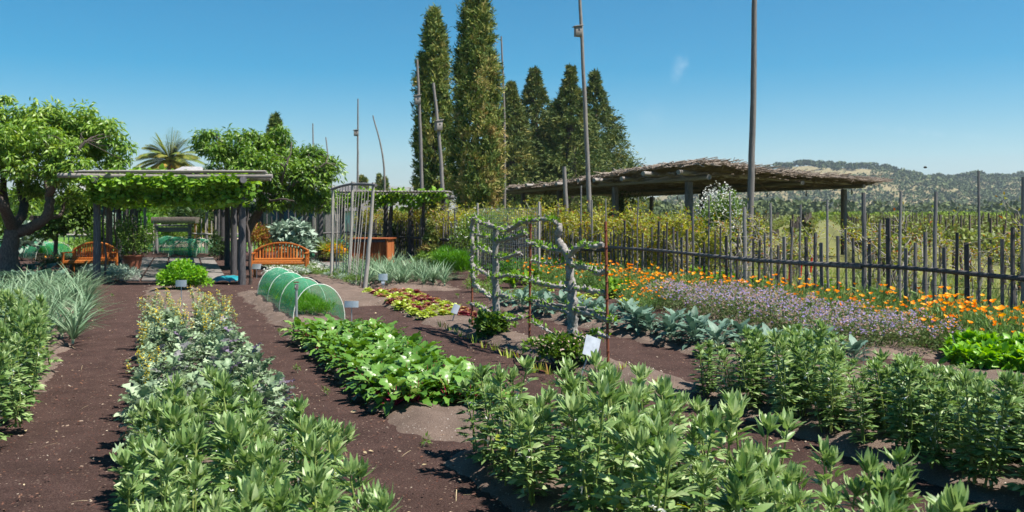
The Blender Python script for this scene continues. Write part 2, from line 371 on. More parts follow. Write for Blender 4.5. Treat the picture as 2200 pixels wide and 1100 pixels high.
def ground_mat(name, base, chips, scale=28, amt=0.25, bump=0.6, big=(0.8, 1.2), fine=220):
    """chunky mulch or soil: noise base + voronoi chips of other colours"""
    m, nt, out = new_mat(name)
    tc = N(nt, 'ShaderNodeTexCoord')
    no = N(nt, 'ShaderNodeTexNoise'); no.inputs['Scale'].default_value = 3; no.inputs['Detail'].default_value = 8; L(nt, tc.outputs['Object'], no.inputs['Vector'])
    nf = N(nt, 'ShaderNodeTexNoise'); nf.inputs['Scale'].default_value = scale * 2.2; nf.inputs['Detail'].default_value = 6; nf.inputs['Roughness'].default_value = 0.75; L(nt, tc.outputs['Object'], nf.inputs['Vector'])
    r = ramp(nt, [(0.28, base[0]), (0.5, base[1]), (0.72, base[2])]); L(nt, nf.outputs['Fac'], r.inputs[0])
    vo = N(nt, 'ShaderNodeTexVoronoi'); vo.inputs['Scale'].default_value = scale; L(nt, tc.outputs['Object'], vo.inputs['Vector'])
    sp = N(nt, 'ShaderNodeSeparateColor'); L(nt, vo.outputs['Color'], sp.inputs[0])
    g1 = N(nt, 'ShaderNodeMath', operation='GREATER_THAN'); L(nt, sp.outputs[0], g1.inputs[0]); g1.inputs[1].default_value = 1 - amt
    g2 = N(nt, 'ShaderNodeMath', operation='LESS_THAN'); L(nt, vo.outputs['Distance'], g2.inputs[0]); g2.inputs[1].default_value = 0.32
    gm = N(nt, 'ShaderNodeMath', operation='MULTIPLY'); L(nt, g1.outputs[0], gm.inputs[0]); L(nt, g2.outputs[0], gm.inputs[1])
    cr = ramp(nt, [(i / max(1, len(chips) - 1), c) for i, c in enumerate(chips)]); L(nt, sp.outputs[1], cr.inputs[0])
    mx = N(nt, 'ShaderNodeMix', data_type='RGBA'); L(nt, gm.outputs[0], mx.inputs[0]); L(nt, r.outputs[0], mx.inputs[6]); L(nt, cr.outputs[0], mx.inputs[7])
    hs = N(nt, 'ShaderNodeHueSaturation'); L(nt, mx.outputs[2], hs.inputs['Color'])
    mr = N(nt, 'ShaderNodeMapRange'); L(nt, no.outputs['Fac'], mr.inputs[0]); mr.inputs[1].default_value = 0.3; mr.inputs[2].default_value = 0.7; mr.inputs[3].default_value = big[0]; mr.inputs[4].default_value = big[1]
    L(nt, mr.outputs[0], hs.inputs['Value'])
    b = N(nt, 'ShaderNodeBsdfPrincipled', Roughness=0.95); b.inputs['Specular IOR Level'].default_value = 0.1
    L(nt, hs.outputs[0], b.inputs['Base Color'])
    bp = N(nt, 'ShaderNodeBump'); bp.inputs['Strength'].default_value = bump; bp.inputs['Distance'].default_value = 0.02
    L(nt, nf.outputs['Fac'], bp.inputs['Height']); L(nt, bp.outputs[0], b.inputs['Normal'])
    L(nt, b.outputs[0], out.inputs['Surface']); return m
M['mulch'] = ground_mat('bark_mulch', [(0.016, 0.009, 0.008), (0.066, 0.039, 0.034), (0.15, 0.098, 0.083)], [(0.16, 0.06, 0.04), (0.09, 0.05, 0.045), (0.3, 0.22, 0.17)], scale=42, amt=0.22, bump=1.0, big=(0.8, 1.25))
M['soil'] = ground_mat('bed_soil', [(0.075, 0.05, 0.04), (0.16, 0.117, 0.096), (0.28, 0.215, 0.18)], [(0.42, 0.36, 0.31), (0.06, 0.035, 0.03), (0.55, 0.5, 0.45)], scale=55, amt=0.16, bump=0.7, big=(0.75, 1.15))
M['field'] = ground_mat('field_ground', [(0.09, 0.10, 0.035), (0.15, 0.155, 0.055), (0.24, 0.22, 0.10)], [(0.3, 0.25, 0.15), (0.14, 0.2, 0.05)], scale=3, amt=0.3, bump=0.2, big=(0.8, 1.2))

T_s = tpl(2, 2, 0.42, 'oval', 0.2, 0.2)
# ================================================================== WORLD, SUN, CAMERA
SUN_AZ = math.radians(112); SUN_EL = math.radians(60)
w = bpy.data.worlds.new('World'); SC.world = w; w.use_nodes = True
nt = w.node_tree; nt.nodes.clear()
wo = nt.nodes.new('ShaderNodeOutputWorld'); bg = nt.nodes.new('ShaderNodeBackground')
sky = nt.nodes.new('ShaderNodeTexSky'); sky.sky_type = 'NISHITA'; sky.sun_disc = False
sky.sun_elevation = SUN_EL; sky.sun_rotation = SUN_AZ; sky.air_density = 1.0; sky.dust_density = 0.0; sky.ozone_density = 1.5; sky.altitude = 800
hsv = nt.nodes.new('ShaderNodeHueSaturation'); hsv.inputs['Saturation'].default_value = 1.85; hsv.inputs['Value'].default_value = 0.95; hsv.inputs['Hue'].default_value = 0.486
nt.links.new(sky.outputs[0], hsv.inputs['Color'])
# a wisp of high cloud
tc = nt.nodes.new('ShaderNodeTexCoord')
def wisp(dirv, size, stretch, amt, prev):
    d = nrm(np.array(dirv))
    sb = nt.nodes.new('ShaderNodeVectorMath'); sb.operation = 'SUBTRACT'; nt.links.new(tc.outputs['Generated'], sb.inputs[0]); sb.inputs[1].default_value = tuple(d)
    mp = nt.nodes.new('ShaderNodeMapping'); mp.vector_type = 'TEXTURE'; mp.inputs['Rotation'].default_value = (0, stretch[2], 0); mp.inputs['Scale'].default_value = (stretch[0], 1, stretch[1]); nt.links.new(sb.outputs[0], mp.inputs['Vector'])
    ln = nt.nodes.new('ShaderNodeVectorMath'); ln.operation = 'LENGTH'; nt.links.new(mp.outputs[0], ln.inputs[0])
    mr = nt.nodes.new('ShaderNodeMapRange'); mr.interpolation_type = 'SMOOTHSTEP'; nt.links.new(ln.outputs['Value'], mr.inputs[0]); mr.inputs[1].default_value = 0; mr.inputs[2].default_value = size; mr.inputs[3].default_value = 1; mr.inputs[4].default_value = 0
    no = nt.nodes.new('ShaderNodeTexNoise'); no.inputs['Scale'].default_value = 90; no.inputs['Detail'].default_value = 5; nt.links.new(tc.outputs['Generated'], no.inputs['Vector'])
    m2 = nt.nodes.new('ShaderNodeMapRange'); nt.links.new(no.outputs['Fac'], m2.inputs[0]); m2.inputs[1].default_value = 0.35; m2.inputs[2].default_value = 0.75; m2.inputs[4].default_value = amt
    mu = nt.nodes.new('ShaderNodeMath'); mu.operation = 'MULTIPLY'; nt.links.new(mr.outputs[0], mu.inputs[0]); nt.links.new(m2.outputs[0], mu.inputs[1])
    mx = nt.nodes.new('ShaderNodeMix'); mx.data_type = 'RGBA'; nt.links.new(mu.outputs[0], mx.inputs[0]); nt.links.new(prev, mx.inputs[6]); mx.inputs[7].default_value = (9, 9.5, 10, 1)
    return mx.outputs[2]
o1 = wisp(((1462 - 1100) / F, 1, (HOR - 145) / F), 0.016, (0.8, 1.6, 0.3), 0.24, hsv.outputs[0])
o2 = wisp(((1990 - 1100) / F, 1, (HOR - 285) / F), 0.05, (2.4, 0.12, 0.15), 0.16, o1)
o3 = wisp(((1690 - 1100) / F, 1, (HOR - 328) / F), 0.03, (1.4, 0.3, -0.2), 0.12, o2)
o4 = wisp(((1400 - 1100) / F, 1, (HOR - 245) / F), 0.02, (1, 1, 0), 0.10, o3)
nt.links.new(o4, bg.inputs[0]); bg.inputs[1].default_value = 0.064
nt.links.new(bg.outputs[0], wo.inputs[0])
sl = bpy.data.lights.new('sun', 'SUN'); sl.energy = 5.0; sl.angle = math.radians(0.53); sl.color = (1.0, 0.94, 0.84)
so = bpy.data.objects.new('sun', sl); COL.objects.link(so)
sdir = Vector((math.sin(SUN_AZ) * math.cos(SUN_EL), math.cos(SUN_AZ) * math.cos(SUN_EL), math.sin(SUN_EL)))
so.rotation_euler = sdir.to_track_quat('Z', 'Y').to_euler()
cam = bpy.data.cameras.new('camera'); co = bpy.data.objects.new('camera', cam); COL.objects.link(co); SC.camera = co
co.location = (0, 0, CAMH); co.rotation_euler = (math.radians(90), 0, 0)
cam.sensor_width = 36; cam.lens = 36 * F / 2200; cam.shift_y = -(550 - HOR) / 2200
cam.clip_start = 0.1; cam.clip_end = 30000
cam.dof.use_dof = True; cam.dof.focus_distance = 7.0; cam.dof.aperture_fstop = 4.0
SC.view_settings.view_transform = 'Standard'; SC.view_settings.look = 'None'; SC.view_settings.exposure = 0.95; SC.view_settings.gamma = 1
SC.cycles.max_bounces = 6; SC.cycles.transparent_max_bounces = 12; SC.cycles.diffuse_bounces = 3; SC.cycles.transmission_bounces = 4; SC.cycles.volume_bounces = 0
SC.cycles.use_denoising = True

# ================================================================== GROUND
def sheet(name, xs, ys, zf, mat, mask=None):
    X, Y = np.meshgrid(xs, ys, indexing='ij'); Z = zf(X, Y)
    nx, ny = X.shape; i = np.arange(nx - 1)[:, None] * ny; j = np.arange(ny - 1)[None, :]
    Fq = np.stack([i + j, i + ny + j, i + ny + 1 + j, i + j + 1], -1).reshape(-1, 4)
    if mask is not None:
        c = np.stack([X.ravel(), Y.ravel()], -1)[Fq].mean(1); Fq = Fq[mask(c[:, 0], c[:, 1])]
    return MB().add(np.stack([X, Y, Z], -1), Fq).build(name, mat)

def fenceX(D): return 1.7 - 0.56 * (np.asarray(D) - 23.6)
ys = np.concatenate([np.linspace(-20, 100, 30), np.geomspace(110, 8100, 30)])
xs = np.concatenate([-np.geomspace(6800, 60, 25), np.linspace(-50, 50, 20), np.geomspace(60, 6800, 25)])
struct(sheet('ground', xs, ys, lambda X, Y: np.zeros_like(X) - 0.08, M['field']))
# mulched garden floor
xs = np.arange(-30, 9, 0.12); ys = np.arange(1.0, 40.2, 0.12)
def mz(X, Y): return 0.035 * (fbm(X * 1.3, Y * 1.3, 3) - 0.5) + 0.02 * (fbm(X * 5.3, Y * 5.3, 13, 2) - 0.5)
struct(sheet('garden_path', xs, ys, mz, M['mulch'], lambda x, y: x < fenceX(y) + 0.35))

BD = {
 'A': Bed(3.8, -1.12, -0.403, 0.64, 2.6, 20.8),
 'B': Bed(9.1, -5.45, -0.45, 0.72, 9.0, 21.6),
 'C': Bed(8.0, -0.65, -0.42, 0.62, 7.15, 19.4),
 'C2': Bed(8.0, -0.55, -0.42, 0.62, 2.4, 6.5),
 'D': Bed(15.2, -1.25, -0.36, 0.62, 13.9, 19.6),
 'D2': Bed(22.0, -2.75, -0.33, 1.1, 20.3, 26.0),
 'E': Bed(9.9, 1.12, -0.49, 0.42, 8.3, 14.6),
 'F': Bed(8.1, 2.55, -0.42, 0.8, 4.6, 8.8),
 'Gk': Bed(13.0, 1.95, -0.5, 0.62, 9.3, 17.0),
 'H': Bed(11.2, 4.8, -0.27, 0.78, 10.9, 17.0),
 'T': Bed(20.5, -4.1, -0.4, 0.8, 17.2, 24.5),
 'R': Bed(9.0, 5.6, -0.5, 1.0, 6.6, 9.9),
}
for k, b in BD.items():
    nD = int((b.b - b.a + 0.8) / 0.09); nt_ = 26
    D = np.linspace(b.a - 0.4, b.b + 0.4, nD)[:, None]; t = np.linspace(-1.5, 1.5, nt_)[None, :]
    X = b.c0 + b.k * (D - b.D0) + t * b.hw; Y = D + 0 * t
    ed = np.clip(1.08 - np.abs(t) - .25 * (fbm(X * 3.1, Y * 3.1, 14) - .5) - .35 * (fbm(X * 11, Y * 11, 15, 3) - .5), 0, 1) * 1.7; en = np.clip(np.minimum(D - b.a + 0.3, b.b + 0.3 - D) / 0.45, 0, 1)
    Z = -0.05 + 0.145 * np.clip(ed, 0, 1) ** 0.8 * en + 0.10 * (fbm(X * 2.2, Y * 2.2, 5) - 0.5) + 0.035 * (fbm(X * 14, Y * 14, 9) - 0.5)
    Z = np.where((np.abs(t) > 1.45) | (D < b.a - 0.35) | (D > b.b + 0.35), -0.06, Z)
    i = np.arange(nD - 1)[:, None] * nt_; j = np.arange(nt_ - 1)[None, :]
    Fq = np.stack([i + j, i + j + 1, i + nt_ + 1 + j, i + nt_ + j], -1).reshape(-1, 4)
    struct(MB().add(np.stack([X + 0 * D, Y, Z], -1), Fq).build('soil_bed', M['soil']))
BZ = 0.07
# loose chips and crumbs of bark
mb = MB(); n = 5200
Dd = 3.5 + 22 * RS.rand(n) ** 1.6; Xx = (RS.uniform(-20, 1750, n) - 1100) / F * Dd
P = np.stack([Xx, Dd, 0.012 + 0.02 * RS.rand(n)], -1)
V = np.array([(-.5, -.2, 0), (.5, -.25, 0), (.45, .25, 0), (-.4, .2, 0), (-.4, -.1, .2), (.4, -.1, .25), (.3, .15, .2), (-.3, .1, .22)])
Fq = np.array([(4, 5, 6, 7), (0, 1, 5, 4), (1, 2, 6, 5), (2, 3, 7, 6), (3, 0, 4, 7)])
dd = rdir(RS, n); dd[:, 2] *= 0.25
leaves(mb, (V, Fq), P, dd, np.tile([0, 0, 1.0], (n, 1)), 0.012 + 0.022 * RS.rand(n) ** 2, RS.rand(n))
chipmat = leaf_mat('bark_chip', [(0.05, 0.03, 0.028), (0.10, 0.05, 0.04), (0.15, 0.07, 0.045), (0.2, 0.12, 0.08), (0.4, 0.34, 0.27)], trans=0, rough=0.9, objvar=0)
tag(mb.build('bark_chips', chipmat, smooth=False), 'loose bark chips scattered over the brown mulch paths', 'bark mulch', kind='stuff')
# pebbly crumbs on the beds
mb = MB(); n = 3600; bl = [b for k, b in BD.items() if k in ('A', 'C', 'D', 'E', 'Gk', 'T', 'R', 'B')]
bi = RS.randint(0, len(bl), n); P = []
for q in bi:
    b = bl[q]; D = b.a + (b.b - b.a) * RS.rand(); P.append(b.p(D, RS.uniform(-1.15, 1.15)) + [0, 0, RS.uniform(0.045, 0.085)])
dd = rdir(RS, n); dd[:, 2] *= 0.3
leaves(mb, (V * [1, 1.6, 1.4], Fq), np.array(P), dd, np.tile([0, 0, 1.0], (n, 1)), 0.008 + 0.02 * RS.rand(n) ** 3, RS.rand(n))
cr = leaf_mat('soil_crumb', [(0.1, 0.07, 0.05), (0.2, 0.15, 0.12), (0.28, 0.22, 0.18), (0.45, 0.4, 0.35)], trans=0, rough=0.95, objvar=0)
tag(mb.build('soil_crumbs', cr, smooth=False), 'small clods and grit lying on the tan bed soil', 'soil crumbs', kind='stuff')
mb = MB(); n = 420; Dd = 3.8 + 20 * RS.rand(n) ** 1.5; Xx = (RS.uniform(-20, 1750, n) - 1100) / F * Dd; dd = rdir(RS, n); dd[:, 2] *= .08
leaves(mb, tpl(5, 1, .03, 'blade', 0, .25), np.stack([Xx, Dd, 0 * Dd + .035], -1), dd, np.tile([0, 0, 1.], (n, 1)), .03 + .16 * RS.rand(n) ** 2.5, RS.rand(n))
n = 260; Dd = 3.8 + 20 * RS.rand(n) ** 1.5; Xx = (RS.uniform(-20, 1750, n) - 1100) / F * Dd; dd = rdir(RS, n); dd[:, 2] *= .15; leaves(mb, T_s, np.stack([Xx, Dd, 0 * Dd + .03], -1), dd, rdir(RS, n, .5), .02 + .035 * RS.rand(n), RS.rand(n), 1.3)
tag(mb.build('straw_litter', M['deadstraw']), 'dry straws and withered leaves littering the mulch paths', 'litter', kind='stuff')
# two paved bits
mb = MB()
def slab(mb, pts, z, th=0.05):
    p = np.array([[x, y, z] for x, y in pts]); q = p - [0, 0, th]; n = len(p)
    mb.add(p, np.arange(n)[None, :]); k = (np.arange(n) + 1) % n
    mb.add(np.concatenate([p, q]), np.stack([np.arange(n), np.arange(n) + n, k + n, k], -1))
a = G(700, 574); b = G(905, 574); c = G(905, 568); d = G(690, 568)
slab(mb, [(a[0], a[1]), (b[0], b[1]), (c[0], c[1]), (d[0], d[1])], 0.07); struct(mb.build('stone_path', M['stone'], smooth=False))
ax = -0.371  # pergola axis slope
def PX(D): return -10.24 - ax * 0 + (-0.371) * (D - 21.8)   # x of the left pergola's left post line
mb = MB()
for i in range(9):
    for j in range(5):
        D0 = 22.8 + i * 1.25; x0 = PX(D0) + 0.45 + j * 0.57
        g = 0.03; dz = RS.uniform(0, 0.006)
        slab(mb, [(x0 + g, D0 + g), (x0 + 0.57 - g, D0 + g), (x0 + 0.57 - g - 0.46, D0 + 1.25 - g), (x0 + g - 0.46, D0 + 1.25 - g)], 0.045 + dz, 0.04)
struct(mb.build('paving', M['stone'], smooth=False))
a = G(346, 532); b = G(408, 532); mb = MB(); slab(mb, [(a[0] - .5, 44.5), (b[0] + .5, 44.5), (b[0] - 2.5, 62), (a[0] - 5, 62)], 0.02); struct(mb.build('gravel_path', M['sandpath'], smooth=False))
mb = MB(); slab(mb, [(-30, 40.3), (-8, 40.3), (-14, 75), (-55, 75)], 0.0, 0.03); struct(mb.build('lawn', leaf_mat('lawn_green', [(0.12, 0.24, 0.03), (0.12, 0.24, 0.03)], trans=0, objvar=0), smooth=False))

# ================================================================== PLANTS OF THE BEDS
T_bean = tpl(4, 2, 0.38, 'oval', 0.25, 0.32)
T_bean2 = tpl(4, 2, 0.30, 'oval', 0.35, 0.27)
T_l = tpl(2, 2, 0.26, 'lance', 0.2, 0.3)
T_drop = tpl(3, 2, 0.34, 'lance', 0.2, 0.5)
T_round = tpl(3, 2, 0.85, 'cordate', 0.12, 0.2)
T_thin = tpl(2, 1, 0.05, 'blade', 0.0, 0.25)
T_beet = tpl(8, 4, 0.62, 'oval', 0.2, 0.5, 0.085, 3, 0.16, 1)
T_beetb = tpl(8, 4, 0.56, 'oval', 0.25, 0.75, 0.09, 4, 0.16, 5)
T_kale = tpl(8, 6, 0.75, 'obov', 0.1, 0.4, 0.17, 5, 0.42, 2)
T_kaleb = tpl(8, 6, 0.7, 'obov', 0.15, 0.6, 0.18, 4, 0.45, 7)
T_dino = tpl(8, 4, 0.52, 'oval', 0.2, 0.55, 0.055, 5, 0.09, 3)
T_lett = tpl(6, 4, 0.8, 'obov', 0.1, 0.35, 0.10, 3, 0.2, 4)
T_leek = tpl(7, 2, 0.052, 'blade', 0.5, 0.55)
T_leekb = tpl(8, 2, 0.055, 'blade', 0.5, 0.65)

def bean(h, nst, seed, Ls=1.0, pale=0.0):
    r = np.random.RandomState(seed); root = thing('bean_plant', 'x', 'bean plant')
    st = MB(); lf = MB(); bl = MB()
    for s in range(nst):
        a = r.uniform(0, 6.28); b0 = np.array([math.cos(a), math.sin(a), 0]) * r.uniform(0.01, 0.06) * (nst > 1)
        hh = h * r.uniform(0.82, 1.05); lean = np.array([r.uniform(-.13, .13), r.uniform(-.13, .13), 0])
        pts = [b0, b0 * 1.4 + lean * .3 * hh + [0, 0, hh * .4], b0 * 1.7 + lean * hh + [0, 0, hh]]
        P = smooth_path(pts, 5); tube(st, P, [0.0085, 0.004], 5, r.uniform(0, 1))
        nn = int(hh / 0.028); az = r.uniform(0, 6.28)
        for i in range(nn):
            t = 0.1 + 0.9 * i / nn; c = P[0] * 0 + np.array([np.interp(t, np.linspace(0, 1, len(P)), P[:, q]) for q in range(3)])
            az += 2.6 + r.uniform(-.5, .5); top = max(0, (t - 0.72) / 0.28)
            if t < 0.35 and r.rand() < 0.35: continue
            el = 0.15 + 0.5 * t + 0.65 * top; d = azel(az, el); pl = (0.05 + 0.03 * r.rand()) * (1 - .45 * top) * Ls
            npair = r.randint(2, 4)
            P2 = []; D2 = []; L2 = []
            for q in range(npair):
                pos = c + d * pl * (0.45 + 0.55 * (q + 1) / npair * 1.3) + [0, 0, -0.008 * q]
                for sgn in (-1, 1):
                    spread = 0.95 - 0.3 * q - .25 * top
                    P2.append(pos); D2.append(azel(az + sgn * (spread + r.uniform(-.15, .15)), el + r.uniform(-.3, .25)))
                    L2.append((0.058 + 0.038 * r.rand()) * (1 + 0.05 * top) * Ls)
            nv = np.array([[-d[0] * math.sin(el), -d[1] * math.sin(el), 1.0]]) + r.normal(0, .3, (len(P2), 3))
            leaves(lf, T_bean if top < .3 else T_bean2, P2, D2, nv, L2, np.clip(r.normal(0.45 + 0.12 * top + pale, 0.24, len(P2)), 0, 1))
            tube(st, [c, c + d * pl], [0.002, 0.0015], 3, 0.8, cap=False)
            if 0.35 < t < 0.8 and r.rand() < 0.28:
                pb = c + azel(az + 1, 0.2) * 0.02; leaves(bl, T_s, [pb] * 3, rdir(r, 3), rdir(r, 3), [0.026] * 3, r.rand(3))
        k = 20; aa = r.uniform(0, 6.28, k); ee = r.uniform(0.3, 1.4, k); dd = azel(aa, ee)
        leaves(lf, T_bean2, P[-1] + dd * 0.01 + r.uniform(-.015, .01, (k, 1)) * [0, 0, 1], dd, -azel(aa, ee - 1.57) * -1, (0.05 + 0.055 * r.rand(k)) * Ls, np.clip(r.normal(0.62 + pale, .15, k), 0, 1))
    yl = MB(); k = 1; a = r.uniform(0, 6.28, k); leaves(yl, T_bean, np.stack([.07 * np.cos(a), .07 * np.sin(a), h * r.uniform(.15, .6, k)], -1), azel(a, r.uniform(-.5, .4, k)), rdir(r, k, .2), r.uniform(.06, .09, k) * Ls, r.uniform(.5, 1, k))
    yl.build('yellowed_leaf', M['hedgeleaf'], root)
    lf.build('foliage', M['bean'], root); st.build('stem', M['beanstem'], root)
    if bl.n: bl.build('blossom', M['white'], root)
    return root

def plant_rows(pool, bed, D0, D1, nD, nt_, names, group, z=BZ, tw=0.88, sc=(0.85, 1.12), jit=0.35, skip=0.0, lab=None, tmod=None, tilt=0.14):
    """names: (adjective+noun, bed phrase).  rows counted from the near end, plants counted from the left"""
    for i in range(nD):
        for j in range(nt_):
            if random.random() < skip: continue
            D = D0 + (D1 - D0) * (i + 0.5 + random.uniform(-jit, jit)) / nD
            t = tw * (-1 + 2 * (j + 0.5 + random.uniform(-jit, jit)) / nt_)
            p = bed.p(D, t); s = random.uniform(*sc)
            if tmod:
                s2 = tmod(D, t, p)
                if s2 is None: continue
                s = (s * max(s2, 1.02), s * max(s2, 1.02), s * s2) if getattr(tmod, 'zonly', False) else s * s2
            l = f"{names[0]} {ORD[j]} from left in {ORD[i]} row of {names[1]}"
            pool.place((p[0], p[1], z), random.uniform(0, 6.28), s, l, group, (random.uniform(-tilt, tilt), random.uniform(-tilt, tilt)), k=random.randrange(len(pool.roots)))

def cap(xs_, ys_, h0, lo=.5):
    # tallest plants only where the bed is tall; returns a size factor (or None for a gap)
    def f(D, t, p):
        px = 1100 + F * p[0] / D; hm = CAMH - (np.interp(px, xs_, ys_) - HOR) * D / F - BZ
        k = hm / (h0 * 1.06)
        if k < lo: return None
        return min(1.0, k)
    f.zonly = True; return f
beans = Pool([bean(0.64, 2, 100 + i, .9, 0.0) for i in range(11)])
plant_rows(beans, BD['A'], 2.95, 6.0, 13, 5, ('broad bean', 'front left bed'), 'broad beans in the front left bed', sc=(0.78, 1.12),
           tmod=lambda D, t, p: (0.82 if D > 5.6 else 1.0) * (0.85 if abs(t) > .7 else 1))
plant_rows(beans, BD['C2'], 2.7, 6.5, 15, 5, ('broad bean', 'front middle bed'), 'broad beans in the front middle bed', sc=(0.78, 1.22),
           tmod=cap([960, 1000, 1040, 1090, 1125, 1165, 1200, 1290, 1340, 1400, 1500, 1640, 1700, 1850, 2000, 2100], [930, 800, 790, 800, 860, 860, 795, 780, 810, 855, 860, 865, 890, 930, 990, 1040], .64))
beans2 = Pool([bean(0.74, 3, 200 + i, 0.85, -0.05) for i in range(7)])
plant_rows(beans2, BD['F'], 4.8, 8.7, 14, 6, ('tall bean', 'front right bed'), 'broad beans in the front right bed', sc=(0.85, 1.1),
           tmod=cap([1480, 1540, 1640, 1700, 1780, 1810, 1850, 1890, 1960, 2060, 2200], [760, 722, 708, 705, 718, 800, 790, 760, 770, 800, 825], .76))
BX = Bed(6.0, 3.95, -0.42, 0.62, 4.2, 7.2)
plant_rows(beans2, BX, 4.1, 7.2, 12, 5, ('bushy bean', 'far right clump'), 'broad beans at the far right', sc=(0.62, 0.85), z=0.03, tmod=cap([1480, 1780, 1850, 1890, 1960, 2060, 2200], [700, 725, 795, 765, 778, 812, 828], .6))
BL = Bed(8.0, -4.85, -0.45, 0.62, 6, 10)
plant_rows(beans2, BL, 6.6, 10.4, 12, 4, ('leafy bean', 'left edge bed'), 'broad beans at the left edge', sc=(0.9, 1.1))
beans.finish(); beans2.finish()

def rosette(name, cat, n, T, L0, L1, el0, el1, mat, seed, stemmat=None, pet=(0.08, 0.16), tint=(0.5, 0.2), sr=0.004, core=0.0, stemname='leaf_stalk', top=0.0, W=1.0):
    r = np.random.RandomState(seed); root = thing(name, 'x', cat); lf = MB(); st = MB()
    az = r.uniform(0, 6.28) + np.arange(n) * 2.4 + r.uniform(-.3, .3, n); f = np.arange(n) / max(1, n - 1)
    el = el0 + (el1 - el0) * f + r.uniform(-.15, .15, n); Lf = L0 + (L1 - L0) * f * r.uniform(.8, 1.1, n)
    pl = r.uniform(*pet, n); base = np.stack([0 * f, 0 * f, core * f], -1)
    d = azel(az, el); P = base + d * pl[:, None]
    d2 = azel(az + r.uniform(-.25, .25, n), el - 0.15); Nn = -azel(az, el - 1.57) * -1 + r.normal(0, .18, (n, 3))
    Nn = azel(az + math.pi, 1.57 - el) + r.normal(0, .2, (n, 3))
    TT = T if isinstance(T, list) else [T]
    tn = np.clip(r.normal(tint[0], tint[1], n), 0, 1)
    for q, t in enumerate(TT):
        s = np.arange(n) % len(TT) == q
        leaves(lf, t, P[s], d2[s], Nn[s], Lf[s], tn[s], W)
    if stemmat:
        for i in range(n): tube(st, [base[i], base[i] + d[i] * pl[i] * .5 + [0, 0, 0.005], P[i], P[i] + d2[i] * Lf[i] * .45], [sr, sr * .8, sr * .7, sr * .3], 4, r.rand(), cap=False)
        if core > 0.05: tube(st, [[0, 0, 0], [0, 0, core]], [sr * 2.5, sr * 2], 6, .3)
    lf.build('foliage', mat, root)
    if st.n: st.build(stemname, stemmat, root)
    return root

beet = Pool([rosette('beet_plant', 'beet', 21, [T_beet, T_beetb], 0.13, 0.17, 0.3, 1.35, M['beet'], 300 + i, M['beetstem'], (0.08, 0.17), (0.5, 0.2), 0.0045, W=1.0) for i in range(6)])
plant_rows(beet, BD['C'], 7.75, 12.4, 16, 5, ('beet', 'red stemmed leaf bed'), 'red stemmed beets behind the middle path', sc=(0.85, 1.2), tw=0.95)
beet.finish()

def curly(seed, stalk=False):
    root = rosette('kale_plant', 'curly kale', 52, [T_kale, T_kaleb], 0.07, 0.125, 0.05, 1.45, M['kale'], seed, M['palestem'], (0.03, 0.17), (0.55, 0.28), 0.004, core=0.24)
    r = np.random.RandomState(seed)
    if stalk:
        for q in range(r.randint(3, 6)):
            st = MB(); a = r.uniform(0, 6.28); h = r.uniform(.55, .85)
            P = smooth_path([[0, 0, .15], [math.cos(a) * .06, math.sin(a) * .06, h * .6], [math.cos(a) * .13, math.sin(a) * .13, h]], 4)
            tube(st, P, [0.006, 0.002], 4, .5)
            k = 26; t = r.randint(3, len(P), k); dd = azel(r.uniform(0, 6.28, k), r.uniform(0, 1, k)); leaves(st, T_s, P[t], dd, np.tile([0, 0, 1.], (k, 1)), r.uniform(.04, .09, k), .4 + .6 * r.rand(k))
            o = st.build('flower_stalk', M['kale'], root)
            bl = MB(); k = 34; t = r.rand(k); c = P[-1] + azel(r.uniform(0, 6.28, k), r.uniform(-.8, 1.3, k)) * r.uniform(.01, .05, (k, 1)) - (t ** 1.5)[:, None] * np.array([0, 0, .14])
            leaves(bl, T_s, c, rdir(r, k, 0), np.tile([0, 0, 1.], (k, 1)) + r.normal(0, .4, (k, 3)), [0.02] * k, r.rand(k), 1.6)
            bl.build('blossom', M['yellow'], o)
    return root
ck = Pool([curly(400 + i) for i in range(5)]); cf = Pool([curly(420 + i, True) for i in range(4)])
for i in range(17):
    for j in range(4):
        D = 6.2 + 6.6 * (i + .5 + random.uniform(-.3, .3)) / 17; t = .95 * (-1 + 2 * (j + .5 + random.uniform(-.3, .3)) / 4)
        p = BD['A'].p(D, t); fl = (D > 10.2 and random.random() < 0.75) or (j == 0 and D > 6.6 and random.random() < .6)
        l = f"{'yellow flowering kale' if fl else 'curly kale'} {ORD[j]} from left in {ORD[i]} row of kale bed"
        (cf if fl else ck).place((p[0], p[1], BZ), random.uniform(0, 6.28), random.uniform(.8, 1.05) * (0.8 if fl else 1), l, 'curly kales in the left middle bed', (random.uniform(-.1, .1), random.uniform(-.1, .1)), k=random.randrange(5))
ck.finish(); cf.finish()

dino = Pool([rosette('kale_plant', 'blue kale', 22, T_dino, 0.18, 0.21, 0.4, 1.4, M['dino'], 440 + i, M['palestem'], (0.08, 0.13), (0.55, 0.2), 0.005, core=0.12) for i in range(5)])
plant_rows(dino, BD['Gk'], 9.6, 16.6, 14, 3, ('blue green kale', 'kale bed beside rusty stake'), 'blue green kales beside the rusty stake', sc=(0.75, 1.05), tw=0.8)
dino.finish()

